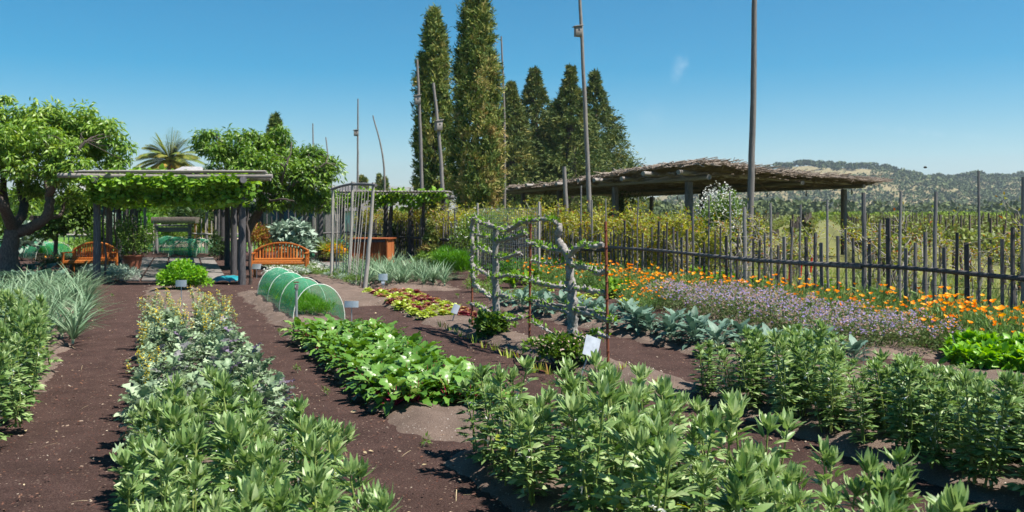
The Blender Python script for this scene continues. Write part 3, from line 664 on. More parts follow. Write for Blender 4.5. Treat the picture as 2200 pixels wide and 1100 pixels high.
def leek(seed):
    r = np.random.RandomState(seed); root = thing('leek_plant', 'x', 'leek'); lf = MB(); n = 36
    az = r.uniform(0, 6.28, n); el = r.uniform(0.7, 1.5, n); d = azel(az, el)
    for T, s in ((T_leek, slice(0, 24)), (T_leekb, slice(24, n))):
        k = len(az[s]); leaves(lf, T, d[s] * .05, d[s], azel(az[s] + math.pi, 1.57 - el[s]), r.uniform(.26, .62, k), np.clip(r.normal(.5, .25, k), 0, 1), 0.95)
    lf.build('foliage', M['leek'], root); st = MB(); tube(st, [[0, 0, -.02], [0, 0, .12]], [.018, .014], 7, .5); st.build('stem', M['palestem'], root)
    return root
lk = Pool([leek(460 + i) for i in range(6)])
BLk = Bed(15.0, -8.15, -0.45, 1.0, 11, 21)
plant_rows(lk, BLk, 11.4, 19.6, 15, 5, ('leek', 'left leek bed'), 'leeks in the left bed', sc=(0.8, 1.15), tw=1.0)
plant_rows(lk, BD['D2'], 20.6, 25.8, 8, 7, ('leek', 'middle leek bed'), 'leeks in the bed behind the lettuces', sc=(0.85, 1.15), tw=0.95)
lk.finish()

gl = Pool([rosette('lettuce', 'green lettuce', 36, T_lett, 0.11, 0.08, 0.1, 1.4, M['lettuce'], 480 + i, None, (0.01, 0.04), (0.55, 0.25)) for i in range(3)])
rl = Pool([rosette('lettuce', 'red lettuce', 36, T_lett, 0.11, 0.08, 0.1, 1.4, M['redlettuce'], 490 + i, None, (0.01, 0.04), (0.45, 0.3)) for i in range(3)])
for i in range(13):
    for j in range(6):
        D = 14.5 + 4.6 * (i + .5 + random.uniform(-.25, .25)) / 13; p = BD['D'].p(D, .85 * (-1 + 2 * (j + .5 + random.uniform(-.25, .25)) / 6))
        red = random.random() < 0.42
        (rl if red else gl).place((p[0], p[1], BZ), random.uniform(0, 6.28), random.uniform(.75, 1.15), f"{'dark red' if red else 'yellow green'} lettuce {ORD[j]} from left in {ORD[i]} row of lettuce bed", 'lettuces in the small mixed bed')
for i, (x, y) in enumerate([(1245, 645), (1270, 640), (1313, 640), (1325, 632), (1345, 660), (1362, 668), (1200, 618), (1165, 610), (1180, 625), (1385, 655)]):
    p = G(x, y); gl.place((p[0], p[1], 0.03), random.uniform(0, 6.28), random.uniform(1, 1.4), f"pale green lettuce {ORD[i]} from left behind the bare grey tree", 'loose lettuces in front of the poppies')
gl.finish(); rl.finish()

# ---- poppies
def cupflower(r, s=0.055):
    m = MB(); n = 4; az = np.arange(n) * 1.57 + r.uniform(0, 1); el = r.uniform(.25, .8); T = tpl(3, 4, 1.15, 'obov', 0.25, -0.25)
    leaves(m, T, np.zeros((n, 3)), azel(az, np.full(n, el)), azel(az + math.pi, np.full(n, 1.57 - el)), [s * .62] * n, r.rand(n) * .6 + .3)
    return m
def poppy(seed, nf, dense=260, h=0.42):
    r = np.random.RandomState(seed); root = thing('poppy_plant', 'x', 'poppy'); lf = MB(); n = dense
    a = r.uniform(0, 6.28, n); rad = 0.26 * np.sqrt(r.rand(n)); P = np.stack([rad * np.cos(a), rad * np.sin(a), h * r.rand(n) * (1 - (rad / .3) ** 2 * .5)], -1)
    d = azel(a + r.uniform(-.8, .8, n), r.uniform(0.2, 1.5, n)); T = tpl(2, 2, 0.22, 'lance', .1, .2)
    leaves(lf, T, P, d, rdir(r, n), r.uniform(.05, .11, n), r.rand(n), 0.8)
    for q in range(14):
        a = r.uniform(0, 6.28); rr = r.uniform(.05, .2); tube(lf, smooth_path([[0, 0, 0], [math.cos(a) * rr, math.sin(a) * rr, h * .7], [math.cos(a) * rr * 1.3, math.sin(a) * rr * 1.3, h]], 3), [.003, .002], 3, .5, cap=False)
    lf.build('foliage', M['feather'], root)
    for q in range(nf):
        a = r.uniform(0, 6.28); rr = .33 * math.sqrt(r.rand()); hh = h * r.uniform(.95, 1.25) * (1 - .5 * (rr / .33) ** 3)
        f = cupflower(r, r.uniform(.042, .072)).build('flower', M['orange'], root); f.location = (rr * math.cos(a), rr * math.sin(a), hh); f.rotation_euler = (r.uniform(-.4, .4), r.uniform(-.4, .4), r.uniform(0, 6))
        s = MB(); tube(s, [[0, 0, -hh * .4], [0, 0, 0]], .0025, 3, .6, cap=False); s.build('flower_stem', M['feather'], f)
    return root
pp = Pool([poppy(500 + i, nf) for i, nf in enumerate([3, 6, 9, 14, 1])])
def fence_off(D, off):  # point beside the fence, off metres toward the beds
    c = 1 / math.sqrt(1 + .56 ** 2); return np.array([fenceX(D) - off * c, D - off * c * .56, 0.0])
for i in range(34):
    D = 8.7 + 14.2 * (i + .5) / 34
    xr = float(fenceX(D)) - .35; xl = BD['H'].c0 + BD['H'].k * (D - 11.2) + .95 if D < 17.2 else xr - 1.9
    if D < 10.8: xl = 5.9 + (10.8 - D) * .3
    nj = max(1, int(round((xr - xl) / .46)))
    for j in range(nj):
        Dj = D + random.uniform(-.2, .2); p = np.array([xr - (j + .5 + random.uniform(-.3, .3)) * (xr - xl) / nj, Dj, 0])
        px = 1100 + F * p[0] / p[1]
        if px > 2290: continue
        z = random.random(); kk = 4 if z < .1 else 0 if z < .22 else 1 if z < .45 else 2 if z < .78 else 3
        if j > 1 and 12 < D < 19: kk = random.choice([0, 1, 2, 2])
        if D > 17: kk = random.choice([1, 2, 2, 3])
        if D < 12.5: kk = random.choice([3, 3, 2, 3, 2])
        pp.place((p[0], p[1], 0.0), random.uniform(0, 6.28), random.uniform(1.0, 1.35), f"orange poppy clump {ORD[j]} out from the stake fence, {ORD[i]} along from near end", 'orange poppies along the stake fence', k=kk)
# poppies at the near right of the lilac bed
for i in range(13):
    p = G(random.uniform(1990, 2070), 0.5 * 0 + random.uniform(700, 765)); pp.place((p[0], p[1], 0.02), random.uniform(0, 6), random.uniform(.7, .95), f"orange poppy clump {ORD[i]} placed beside near end of lilac bed", 'orange poppies at the near end of the lilac flowers', k=random.choice([2, 3, 3]))
for i, (x, y) in enumerate([(1365, 665), (1385, 672), (1405, 668), (1350, 650), (1330, 620), (1300, 612), (1420, 662), (1375, 650)]):
    p = G(x, y); pp.place((p[0], p[1], 0.02), random.uniform(0, 6), random.uniform(.8, 1), f"orange poppy clump {ORD[i]} of those at far end of lilac bed", 'orange poppies at the far end of the lilac flowers', k=random.choice([3, 2]))
pp.finish()

def lilacp(seed):
    r = np.random.RandomState(seed); root = thing('lilac_flower_plant', 'x', 'flowering herb'); lf = MB(); n = 420; h = .52
    a = r.uniform(0, 6.28, n); rad = 0.27 * np.sqrt(r.rand(n)); P = np.stack([rad * np.cos(a), rad * np.sin(a), h * r.rand(n) ** .8 * (1 - (rad / .33) ** 2 * .4)], -1)
    leaves(lf, T_l, P, azel(a + r.uniform(-.9, .9, n), r.uniform(0, 1.4, n)), rdir(r, n, 0), r.uniform(.04, .08, n), r.rand(n)); lf.build('foliage', M['lilacleaf'], root)
    for nm, mt, k in (('blossom', 'lilac', 36), ('dry_blossom', 'spent', 48)):
        b = MB(); a = r.uniform(0, 6.28, k); rad = .29 * np.sqrt(r.rand(k)); z = h * (1.02 - (rad / .29) ** 2 * .45) + r.uniform(-.06, .05, k)
        for q in range(k):
            c = np.array([rad[q] * math.cos(a[q]), rad[q] * math.sin(a[q]), z[q]]); m = 12; d = rdir(r, m, -.3)
            leaves(b, T_s, c + d * .003, d, rdir(r, m), r.uniform(.012, .02, m), r.rand(m), 1.6)
            tube(b, [c - [0, 0, .1], c], .0015, 3, .5, cap=False) if False else None
        b.build(nm, M[mt], root)
    return root
ll = Pool([lilacp(540 + i) for i in range(5)])
plant_rows(ll, BD['H'], 10.9, 17.0, 14, 5, ('lilac flower', 'lilac flower bed'), 'lilac flowering herbs in front of the poppies', z=0.0, sc=(.78, 1.02), tw=1.1)
ll.finish()

# ---- generic leafy bush built from clumps
def bush(name, label, cat, loc, rx, ry, h, n, T, Ls, mat, seed=0, nclump=14, group=None, twig='bark', up=0.4, stems=8, sr=0.01, base=0.0, extra=None, W=1.0, spread=0.42, tint=(0.5, .25)):
    r = np.random.RandomState(seed + 1000); root = thing(name, label, cat, loc, 0, group); lf = MB()
    c = rdir(r, nclump, -.75) * r.uniform(.3, .8, (nclump, 1)); c = c * [rx, ry, h * .5] + [0, 0, h * .5 + base]
    k = r.randint(0, nclump, n); d = rdir(r, n, -.6); rr = r.rand(n) ** .4 * spread
    P = c[k] + d * rr[:, None] * [rx, ry, h * .5]; P[:, 2] = np.maximum(P[:, 2], .02)
    dd = nrm(d + r.normal(0, .5, (n, 3)) + [0, 0, up]); leaves(lf, T, P, dd, nrm(rdir(r, n, 0) + [0, 0, .6]), r.uniform(.7, 1.3, n) * Ls, np.clip(r.normal(tint[0], tint[1], n), 0, 1), W)
    st = MB()
    for q in range(stems):
        e = c[q % nclump]; tube(st, smooth_path([[e[0] * .1, e[1] * .1, -.03], [e[0] * .5, e[1] * .5, e[2] * .55], e], 3, .01), [sr, sr * .35], 5, r.rand(), cap=False)
    lf.build('foliage', M[mat], root); st.build('stem', M[twig], root)
    if extra:
        for nm, mt, kk, T2, L2 in extra:
            b = MB(); d = rdir(r, kk, -.1); P = np.array([rx, ry, h * .5]) * d * r.uniform(.75, 1.02, (kk, 1)) + [0, 0, h * .5 + base]; P[:, 2] = np.maximum(P[:, 2], .05)
            leaves(b, T2, P, rdir(r, kk, -.2), rdir(r, kk, 0), r.uniform(.8, 1.2, kk) * L2, r.rand(kk), 1.5); b.build(nm, M[mt], root)
    return root

p = G(390, 631); bush('celery_bush', 'bright green celery bush behind the kale bed in front of the pergola', 'celery', (p[0], p[1] + .15, 0), .58, .5, .74, 6200, T_s, .055, 'bright', 1, 26, W=1.8, twig='palestem')
p = G(975, 602); bush('fennel_bush', 'dense deep green feathery bush to the right of the middle leeks', 'herb bush', (p[0], p[1] + .3, 0), .62, .5, .92, 7000, T_thin, .12, 'bright', 2, 22, W=1.6, up=1.5, tint=(.25, .2))
p = G(1067, 738); bush('ground_bush', 'round green bush hugging the foot of the far trained tree', 'shrub', (p[0], p[1] + .25, 0), .36, .33, .42, 1400, T_round, .055, 'green', 3, 14, tint=(.55, .25))
p = G(1208, 800); bush('ground_bush', 'bronze tinged bush hugging the foot of the near trained tree', 'shrub', (p[0], p[1] + .2, 0), .40, .34, .46, 1700, T_round, .05, 'green', 4, 16, tint=(.6, .25), extra=[('dry_leaf', 'spent', 190, T_s, .03)])
# broad leafy squash like clumps among the poppies
for i, (x, y, s) in enumerate([(1330, 640, .3), (1560, 625, .45), (1780, 655, .45), (1500, 612, .3), (1640, 640, .3), (1100, 618, .35), (1145, 612, .35), (1190, 606, .35), (1230, 605, .3), (1265, 612, .3), (1590, 620, .4), (1860, 672, .35)]):
    p = G(x, y); bush('squash_plant', f"pale green broad leaved plant {ORD[i]} of a dozen by the stake fence and poppies", 'leafy plant', (p[0], p[1], 0), s, s, .42, 130, T_round, .12, 'grape', 20 + i, 8, 'broad leaved plants near the stake fence', twig='palestem')
# low leafy bed far right
for i in range(9):
    for j in range(2):
        x, y = 2065 + i * 19 + random.uniform(-6, 6), 800 - j * 26 + i * 1.5; p = G(x, y)
        bush('leafy_plant', f"low bright green leafy plant {ORD[i]} from left in {'front' if j == 0 else 'back'} row at right edge", 'leafy plant', (p[0], p[1], 0), .2, .22, .30, 240, T_bean, .10, 'bright', 40 + i * 2 + j, 9, 'low leafy plants at the right edge', twig='palestem', W=1.5, tint=(.62, .22))
# white alyssum-like edging and low herbs in the trellis bed
for i in range(24):
    x = 575 + 170 * random.random(); y = 592 - (x - 575) * .02 + random.uniform(-12, 12); 
    if i > 15: x = 705 + (i - 16) * 9; y = 596 + (i - 16) * 2.6
    p = G(x, y); wh = i <= 15
    bush('edging_plant', f"{'white flowering' if wh else 'plain green'} edging plant {ORD[i]} along the bed before the orange bench", 'edging plant', (p[0], p[1], .03), .38, .36, .28 if wh else .24, 480, T_l, .06, 'green' if i % 3 else 'silver', 80 + i, 9, 'edging plants in front of the right bench', twig='palestem',
         extra=[('blossom', 'white', 240, T_s, .03)] if wh and i % 4 else None, tint=(.6, .25))
for i in range(16):
    p = G(165 + i * 7.5 + random.uniform(-3, 3), 598 + random.uniform(-16, 4) + (6 if i > 8 else -4)); bush('silver_plant', f"pale silver edging plant {ORD[i]} from left beneath the left pergola post", 'edging plant', (p[0], p[1], .02), .42, .4, .34, 420, T_l, .07, 'silver', 120 + i, 9, 'silver plants under the left bench', twig='palestem', tint=(.35, .25))
# dark orange-flowering herb behind leeks left, cabbages
for i in range(6):
    p = G(95 + i * 22, 592 - i); bush('marigold_bush', f"dark green bush with orange flowers {ORD[i]} from left before the left bench", 'marigold', (p[0], p[1], .0), .5, .4, .6, 700, T_l, .07, 'dark', 150 + i, 9, 'marigold bushes before the left bench', extra=[('blossom', 'orange', 9, T_s, .06)], tint=(.8, .3))
for i in range(9):
    p = G(8 + (i % 5) * 30, 618 - (i // 5) * 22); o = rosette('cabbage_plant', 'cabbage', 14, T_dino, .34, .3, .2, 1.15, M['dino'], 700 + i, M['palestem'], (.08, .14), (.4, .2), .006, core=.14, W=1.3)
    o.location = (p[0], p[1], .03); o['label'] = f"blue green cabbage plant {ORD[i % 5]} from left in {'front' if i < 5 else 'back'} row behind left leeks"; o['group'] = 'cabbages at the left edge'
# young shoots on the espalier strip
sp = [(948, 702), (958, 706), (968, 710), (978, 714), (990, 722), (1003, 728), (1040, 748), (1062, 752), (1082, 765), (1095, 770), (1112, 768), (1124, 760), (1135, 792), (1160, 795), (1180, 805), (1322, 806), (1340, 797), (1380, 812), (1392, 812), (1412, 828), (1424, 830), (1150, 800), (1020, 738), (1312, 815)]
for i, (x, y) in enumerate(sp):
    r = np.random.RandomState(i); p = G(x, y, BZ); n = random.randint(6, 13); root = thing('bulb_shoots' if 0 else 'bulb_plant', f"short yellow green bulb shoots {ORD[i]} from left along the trained trees", 'bulb shoots', tuple(p), 0, 'bulb shoots along the trained trees')
    m = MB(); a = r.uniform(0, 6.28, n); leaves(m, tpl(3, 2, .14, 'blade', .2, .1), np.stack([.03 * np.cos(a), .03 * np.sin(a), 0 * a], -1), azel(a, r.uniform(1.1, 1.5, n)), azel(a + 3.14, np.full(n, .3)), r.uniform(.04, .13, n), r.rand(n)); m.build('foliage', M['lettuce'], root)

wd_ = [(205, 660), (215, 672), (178, 700), (640, 800), (700, 850), (600, 720), (910, 960), (1180, 840), (1420, 850), (1290, 735), (560, 650), (240, 640), (900, 590), (985, 640)]
for i, (x, y) in enumerate(wd_):
    p = G(x, y); bush('weed_plant', f"tiny green weed {ORD[i]} of fourteen sprouting in the paths", 'weed', (p[0], p[1], .02), .05, .05, .07, 26, T_l, .045, 'green', 2000 + i, 4, 'tiny weeds sprouting in the paths', twig='palestem', stems=2, sr=.002)
# ================================================================== TRAINED TREES AND RUSTY STAKES
def EP(px, py, off=0.0):
    D = 5.931 / ((px - 1100) / F + .49) + off
    return AT(px, D, py)
def ZP(zx, zy, off=0.0): return EP(960 + zx / 2.5, 420 + zy / 2.5, off)
def esp(name_label, trunk, tr, arms, seed, foot):
    r = np.random.RandomState(seed); base = EP(*foot); base[2] = 0.0
    root = thing('trained_fruit_tree', name_label, 'fruit tree', tuple(base)); lf = MB()
    m = MB(); P = smooth_path([ZP(*q) for q in trunk], 8, .01) - base; tube(m, P, np.array(tr) * .82, 10, .4, lump=.16); m.build('trunk', M['graybark'], root)
    for pts, rr in arms:
        rr = rr * .85
        m = MB(); P = smooth_path([ZP(*q) + [0, r.uniform(-.02, .02), 0] for q in pts], 8, .010) - base
        rad = rr * (1.05 + .32 * r.uniform(-1, 1, len(P))); rad[-1] = rr * .9
        tube(m, P, rad, 8, .4, lump=.2)
        for q in range(max(3, len(P) // 2)):      # knobbly spurs
            c = P[r.randint(1, len(P))]; d = nrm(r.normal(0, 1, 3) + [0, 0, .4]); L_ = r.uniform(.02, .05)
            tube(m, [c, c + d * (rr + L_ * .5), c + d * (rr + L_) + [0, 0, .01]], [rr * .6, rr * .5, rr * .45], 6, .8, lump=.2)
        m.build('branch', M['graybark'], root)
        for q in range(int(len(P) * .7)):
            if r.rand() < .12: continue
            c = P[r.randint(0, len(P))]; k = r.randint(4, 11); d = rdir(r, k, -.3)
            leaves(lf, T_s, c + d * r.uniform(.01, .06, (k, 1)), nrm(d + [0, 0, .5]), rdir(r, k, 0), r.uniform(.03, .055, k), .2 + .7 * r.rand(k), 1.4)
    lf.build('foliage', M['grape'], root); return root
esp('gnarled pale grey espalier tree, the far one with pruned bare arms', [(268, 690), (262, 500), (262, 350), (262, 185)], [.075, .062, .055, .05], [
    ([(150, 115), (175, 140), (240, 165), (320, 185), (370, 165), (400, 145), (440, 135)], .034),
    ([(150, 120), (135, 180), (140, 280), (135, 350), (145, 430), (145, 480)], .032), ([(145, 480), (190, 510), (235, 545)], .036),
    ([(160, 210), (215, 220)], .026), ([(170, 270), (200, 300), (240, 310)], .03), ([(160, 390), (220, 430), (260, 440), (320, 430), (380, 435), (430, 440)], .024),
    ([(250, 240), (310, 240), (370, 220), (430, 205)], .036), ([(250, 320), (300, 335), (350, 325), (390, 305)], .026), ([(130, 580), (180, 600), (235, 635)], .036),
    ([(250, 550), (300, 540), (350, 550)], .026), ([(270, 640), (340, 665), (410, 655)], .026)], 1, (1067, 695))
esp('gnarled pale grey espalier tree, the near thick one with forked top', [(690, 880), (680, 780), (675, 700), (680, 600), (672, 500), (660, 400), (655, 330), (620, 270), (592, 230), (605, 190), (600, 150)], [.10, .082, .075, .07, .062, .06, .055, .05, .045, .05, .035], [
    ([(450, 137), (500, 130), (550, 128), (590, 148)], .026), ([(660, 330), (690, 290), (740, 270), (790, 275), (840, 265)], .034), ([(430, 245), (500, 270), (560, 290), (620, 300)], .03),
    ([(455, 345), (500, 360), (570, 370), (640, 362)], .016), ([(670, 375), (720, 385), (770, 390), (800, 415), (860, 405)], .034), ([(450, 455), (500, 470), (590, 490), (660, 505)], .03),
    ([(640, 470), (700, 500), (760, 510), (850, 525)], .03), ([(440, 560), (500, 570), (600, 590), (700, 600), (860, 635)], .019), ([(480, 580), (560, 605), (660, 632)], .024), ([(690, 620), (780, 640), (860, 670), (890, 675)], .033),
    ([(455, 675), (520, 710), (580, 745), (660, 758)], .018), ([(655, 740), (720, 765), (790, 770), (800, 740), (870, 765)], .027)], 2, (1225, 770))
for (x, y0, y1, xt, lb) in [(1015, 475, 712, 1013, 'dark rusty steel stake left of the far trained tree'), (1137, 472, 755, 1140, 'rusty steel stake standing between the two trained trees'), (1307, 476, 800, 1301, 'bright rusty steel stake right of the near trained tree')]:
    b = EP(x, y1); t = EP(xt, y0); b[2] = -.05; m = MB(); beam(m, b, t, .034, .03, tint=.5, ch=.2)
    e = t - b
    for q in range(9): c = b + e * (q + .5) / 9; box(m, c + [0, -.018, 0], (.03, .012, .012), 0, .2)
    tag(m.build('rusty_stake', M['rust']), lb, 'stake')
m = MB(); hp = [G(1110, 760, .08), G(1122, 780, .09), G(1138, 790, .1), G(1150, 793, .08), G(1175, 800, .07)]; tube(m, smooth_path(hp, 5), .008, 6); tag(m.build('drip_hose', M['hose']), 'thin red brown drip hose curling over the espalier bed soil', 'hose')

# ================================================================== SIGNS
def sign(px, py, w_, h_, hz, tiltx, rz, label, mat='zinc', second=False, roll=0.0):
    p = G(px, py); s_ = p[1] / F; root = thing('plant_sign', label, 'plant sign', (p[0], p[1], 0), rz, None)
    H = hz; m = MB(); beam(m, [0, .012, -.1], [0, .012, H], .018, .006, rot=1.5708); m.build('post', M['zinc'], root)
    m = MB(); c = np.array([0, 0, H]); u = np.array([0, math.sin(tiltx), math.cos(tiltx)]); beam(m, c - u * h_ / 2, c + u * h_ / 2, w_, .004, rot=1.5708, ch=.2); m.build('plate', M[mat], root)
    root.rotation_euler = (0, roll, rz)
    if second: m = MB(); box(m, (0, -.004, H - h_ / 2 - .06), (.075, .004, .085)); m.build('tag', M['plate'], root)
sign(823, 628, .20, .15, .34, .15, .1, 'grey zinc plant sign with white tag behind the lettuces', second=True)
sign(755, 705, .22, .10, .37, .2, .0, 'wide grey plant sign standing behind the beet bed')
sign(969, 700, .11, .15, .28, .35, -.35, 'white tilted plant sign at the near end of the lettuces', 'plate', roll=.28)
sign(1247, 815, .18, .22, .37, .3, .3, 'leaning pale plant sign at the foot of the near trained tree', 'plate', roll=.36)
sign(389, 668, .20, .12, .50, .1, .0, 'small grey plant sign before the celery bush')
sign(551, 598, .26, .15, .32, .4, -.2, 'dark plant sign in front of the right orange bench')
sign(1858, 812, .06, .16, .30, .1, 1.2, 'bent bundle of grey plant labels behind the tall beans')
sign(2050, 790, .05, .15, .30, .3, 1.3, 'thin dark plant label beside the right leafy bed')
p = G(637, 705); root = thing('garden_tap', 'grey standpipe tap in front of the green netting tunnel', 'tap', tuple(p)); m = MB(); tube(m, [[0, 0, -.1], [0, 0, .62]], .02, 8); m.build('pipe', M['zinc'], root)
m = MB(); tube(m, [[0, 0, .60], [0, 0, .68]], .03, 8); tube(m, [[0, 0, .66], [0, -.06, .66], [0, -.08, .62]], .014, 6); m.build('spout', M['stake'], root); m = MB(); box(m, (0, 0, .71), (.08, .02, .015)); m.build('handle', M['rust'], root)

# ================================================================== NET TUNNELS
def tunnel(pts, w_, h_, label, group=None, nh=4, crop=None, seed=0, sag=0.05):
    """pts: near and far centre points"""
    r = np.random.RandomState(seed); a = np.array(pts[0], float); b = np.array(pts[1], float); root = thing('net_tunnel', label, 'net tunnel', (a[0], a[1], 0.03), 0, group)
    ax_ = nrm((b - a)[:2]); ax3 = np.array([ax_[0], ax_[1], 0]); sd = np.array([ax_[1], -ax_[0], 0]); Ln = np.linalg.norm((b - a)[:2])
    th = np.linspace(0, math.pi, 21)
    for i in range(nh):
        c = ax3 * Ln * i / (nh - 1); k = r.uniform(.94, 1.04); tl = r.uniform(-.05, .05)
        P = np.array([c + sd * math.cos(t) * w_ / 2 * 1.01 + np.array([0, 0, 1]) * (math.sin(t) ** .85) * h_ * k * 1.01 + ax3 * tl * math.sin(t) for t in th]); m = MB(); tube(m, P, .0065, 6); m.build('hoop', M['hoop'], root)
    m = MB(); nl = nh * 6; V = []
    for i in range(nl + 1):
        f = i / nl; ph = (f * (nh - 1)) % 1; sg = 1 - sag * math.sin(ph * math.pi)
        for t in th: V.append(ax3 * Ln * f + sd * math.cos(t) * w_ / 2 * (sg * .98 + .04 * (1 - math.sin(t))) + np.array([0, 0, 1]) * (math.sin(t) ** .85) * h_ * sg * .985 + r.normal(0, .006, 3))
    V = np.array(V); i = np.arange(nl)[:, None] * 21; j = np.arange(20)[None, :]
    m.add(V, np.stack([i + j, i + j + 1, i + 22 + j, i + 21 + j], -1).reshape(-1, 4))
    e = [21 * nl + q for q in range(21)]
    m.add(V[e], np.array([e]) * 0 + np.arange(21)); m.build('netting', M['net'], root)
    return ax3, sd, Ln
a = G(686, 695); b = np.array([a[0] - .42 * 4.3, a[1] + 4.3, 0])
tunnel((a, b), .82, .60, 'long green netting tunnel on white hoops behind the beets')
for i in range(12):
    for j in range(3):
        D = a[1] + .25 + 4.3 * (i + .5) / 12; x = a[0] - .42 * (D - a[1]) + (j - 1) * .2
        if j == 0 and i == 0: cr0 = Pool([bush('carrot_plant', 'x', 'carrot', (0, 0, 0), .17, .17, .28, 420, T_thin, .08, 'bright', 600 + q, 8, twig='palestem', W=1.6, up=1) for q in range(3)])
        cr0.place((x, D, .05), random.uniform(0, 6), random.uniform(.8, 1.1), f"feathery carrot tops {ORD[j]} from left in {ORD[i]} row under the long net tunnel", 'carrot tops under the netting tunnel')
cr0.finish()
for (x, y, dy, w_, h_, lb, ang) in [(622, 566, 3.0, 1.0, .65, 'green netting tunnel just right of the right bench', -.1), (708, 560, 3.0, 1.1, .7, 'green netting tunnel behind the pole trellis', -.1), (391, 553, 3, 1.0, .62, 'dark green netting tunnel seen through the pergola', -.3), (118, 558, 4, 1.3, .62, 'pale green netting tunnel left of the left bench', -.9), (92, 552, 4, 1.2, .6, 'grey green netting tunnel behind the old peach tree', -.9), (455, 553, 6, 1.2, .7, 'ribbed green netting tunnel right of the gate', -.75)]:
    p = G(x, y); tunnel((p, p + np.array([ang * dy, dy, 0])), w_, h_, lb, None, 6 if 'ribbed' in lb else 4, seed=int(x))
# ================================================================== TRELLIS
root = None
pA = G(712, 605); pB = G(753, 588 + 18); pC = G(803, 622)
base = pC * 1; base[2] = 0
root = thing('pole_trellis', 'tall grey pole trellis hung with thin canes before the compost bin', 'trellis', tuple(base))
tops = []
for (xb, yb, xt, yt, r0) in [(711, 575 + 27, 714, 400, .045), (748, 606, 757, 390, .05), (783, 622, 802, 392, .055)]:
    b = G(xb, yb); D = b[1]; t = AT(xt, D, yt); tops.append(t); m = MB(); tube(m, smooth_path([b - [0, 0, .1], (b + t) / 2 + [.02, 0, 0], t], 5, .006) - base, [r0, r0 * .62], 9, .5, lump=.06); m.build('pole', M['cane'], root)
for i in range(2):
    m = MB(); a_ = tops[i] + (tops[i] - tops[i + 1]) * .04 - [0, 0, .08]; b_ = tops[i + 1] + (tops[i + 1] - tops[i]) * .12 - [0, 0, .06]; tube(m, smooth_path([a_, (a_ + b_) / 2 + [0, 0, .02], b_], 3) - base, .035, 7, .5, lump=.05); m.build('crossbar', M['wood'], root)
for i in range(12):
    f = (i % 6 + .8) / 7.2; q = i // 6; t = tops[q] * (1 - f) + tops[q + 1] * f - [0, 0, .05]; xb = [(712, 605), (748, 606), (783, 622)]
    g0 = G(*xb[q]); g1 = G(*xb[q + 1]); b = g0 * (1 - f) + g1 * f + [random.uniform(-.05, .05) - .03, 0, 0.02]
    m = MB(); tube(m, smooth_path([b - base, (b + t) / 2 - base + [random.uniform(-.03, .03), 0, 0], t - base], 3), [.012, .009], 5, .7); m.build('cane', M['cane'], root)
# wire mesh trellis by the pea bush
a = G(1158, 612); b = G(1026, 590); base = a; root = thing('wire_trellis', 'galvanised wire mesh panel between wooden posts behind the trained trees', 'trellis', tuple(base))
for c in (a, b):
    m = MB(); tube(m, [c - base - [0, 0, .1], c - base + [0, 0, 2.05]], [.035, .03], 7); m.build('post', M['cane'], root)
m = MB()
for i in range(31):
    f = i / 30; c = a * (1 - f) + b * f - base; tube(m, [c, c + [0, 0, 1.9]], .0045, 3, cap=False)
for i in range(20):
    z = .05 + i * .097; tube(m, [a - base + [0, 0, z], b - base + [0, 0, z]], .0045, 3, cap=False)
m.build('wire_mesh', M['metalmesh'], root)
p = G(1040, 585); bush('pea_bush', 'tall pale green pea vines climbing behind the trained trees', 'pea vine', (p[0], p[1] + 1.2, 0), 1.2, .8, 2.0, 6500, T_s, .075, 'green', 12, 34, tint=(.95, .25), extra=[('blossom', 'white', 160, T_s, .05)])
p = G(1120, 600); bush('pea_plant', 'low green pea plants at the foot of the wire mesh', 'pea plant', (p[0], p[1] - .2, 0), .9, .35, .6, 1700, T_s, .07, 'bright', 13, 16, tint=(.15, .2))
for i, (x, y) in enumerate([(1020, 628), (1050, 640), (1085, 655), (1120, 650), (1145, 640), (1060, 622)]):
    p = G(x, y); bush('herb_plant', f"small green herb clump {ORD[i]} of six between lettuces and trained trees", 'herb', (p[0], p[1], .02), .28, .25, .28, 300, T_l, .07, 'green', 630 + i, 8, 'small herb clumps beyond the trained trees', twig='palestem', tint=(.7, .2))

# ================================================================== STAKE FENCE
FR = 14.916
def FD(px): return FR / ((px - 1100) / F + .56)
st7 = [(8,515,10),(38,550,16),(68,500,18),(100,360,16),(140,615,12),(175,580,18),(205,290,12),(240,508,18),(266,480,16),(310,540,18),(345,262,14),(373,515,16),(432,360,26),(476,535,18),(515,560,18),(553,522,18),(595,335,18),(633,600,20),(677,545,22),(715,485,18),(765,345,14),(812,545,24),(858,518,22),(903,583,22),(952,315,16),(1006,542,22),(1058,503,20),(1108,553,20),(1165,272,30),(1205,553,20),(1260,458,20),(1323,430,28),(1385,262,20),(1427,617,22),(1482,583,24),(1547,518,28),(1608,265,26),(1670,612,24),(1738,520,30),(1806,582,30),(1878,135,18),(1948,670,28),(2027,560,30),(2100,487,30),(2165,175,34)]
st6 = [(1860,680,18),(1820,745,14),(1780,695,16),(1740,660,20),(1692,620,18),(1657,690,18),(1612,610,22),(1560,660,18),(1520,785,14),(1482,710,18),(1440,405,12),(1405,670,14),(1372,730,16),(1335,595,18),(1305,705,14),(1280,740,14),(1245,655,18),(1215,700,16),(1165,420,12),(1125,710,14),(1098,720,14),(1065,430,18),(1030,680,14),(1000,630,10),(965,310,14),(950,660,14),(925,745,12),(900,690,14),(878,720,12),(855,650,14),(825,700,12),(800,690,12),(775,440,12),(750,680,12),(730,640,10),(710,530,12),(690,690,10),(665,650,10)]
stk = [(1450 + x / 2.895, 320 + y / 2.895, w_ / 2.895) for x, y, w_ in st7] + [(1000 + x / 3.928, 320 + y / 3.928, w_ / 3.928) for x, y, w_ in st6]
rr_ = random.Random(5); x = 1163
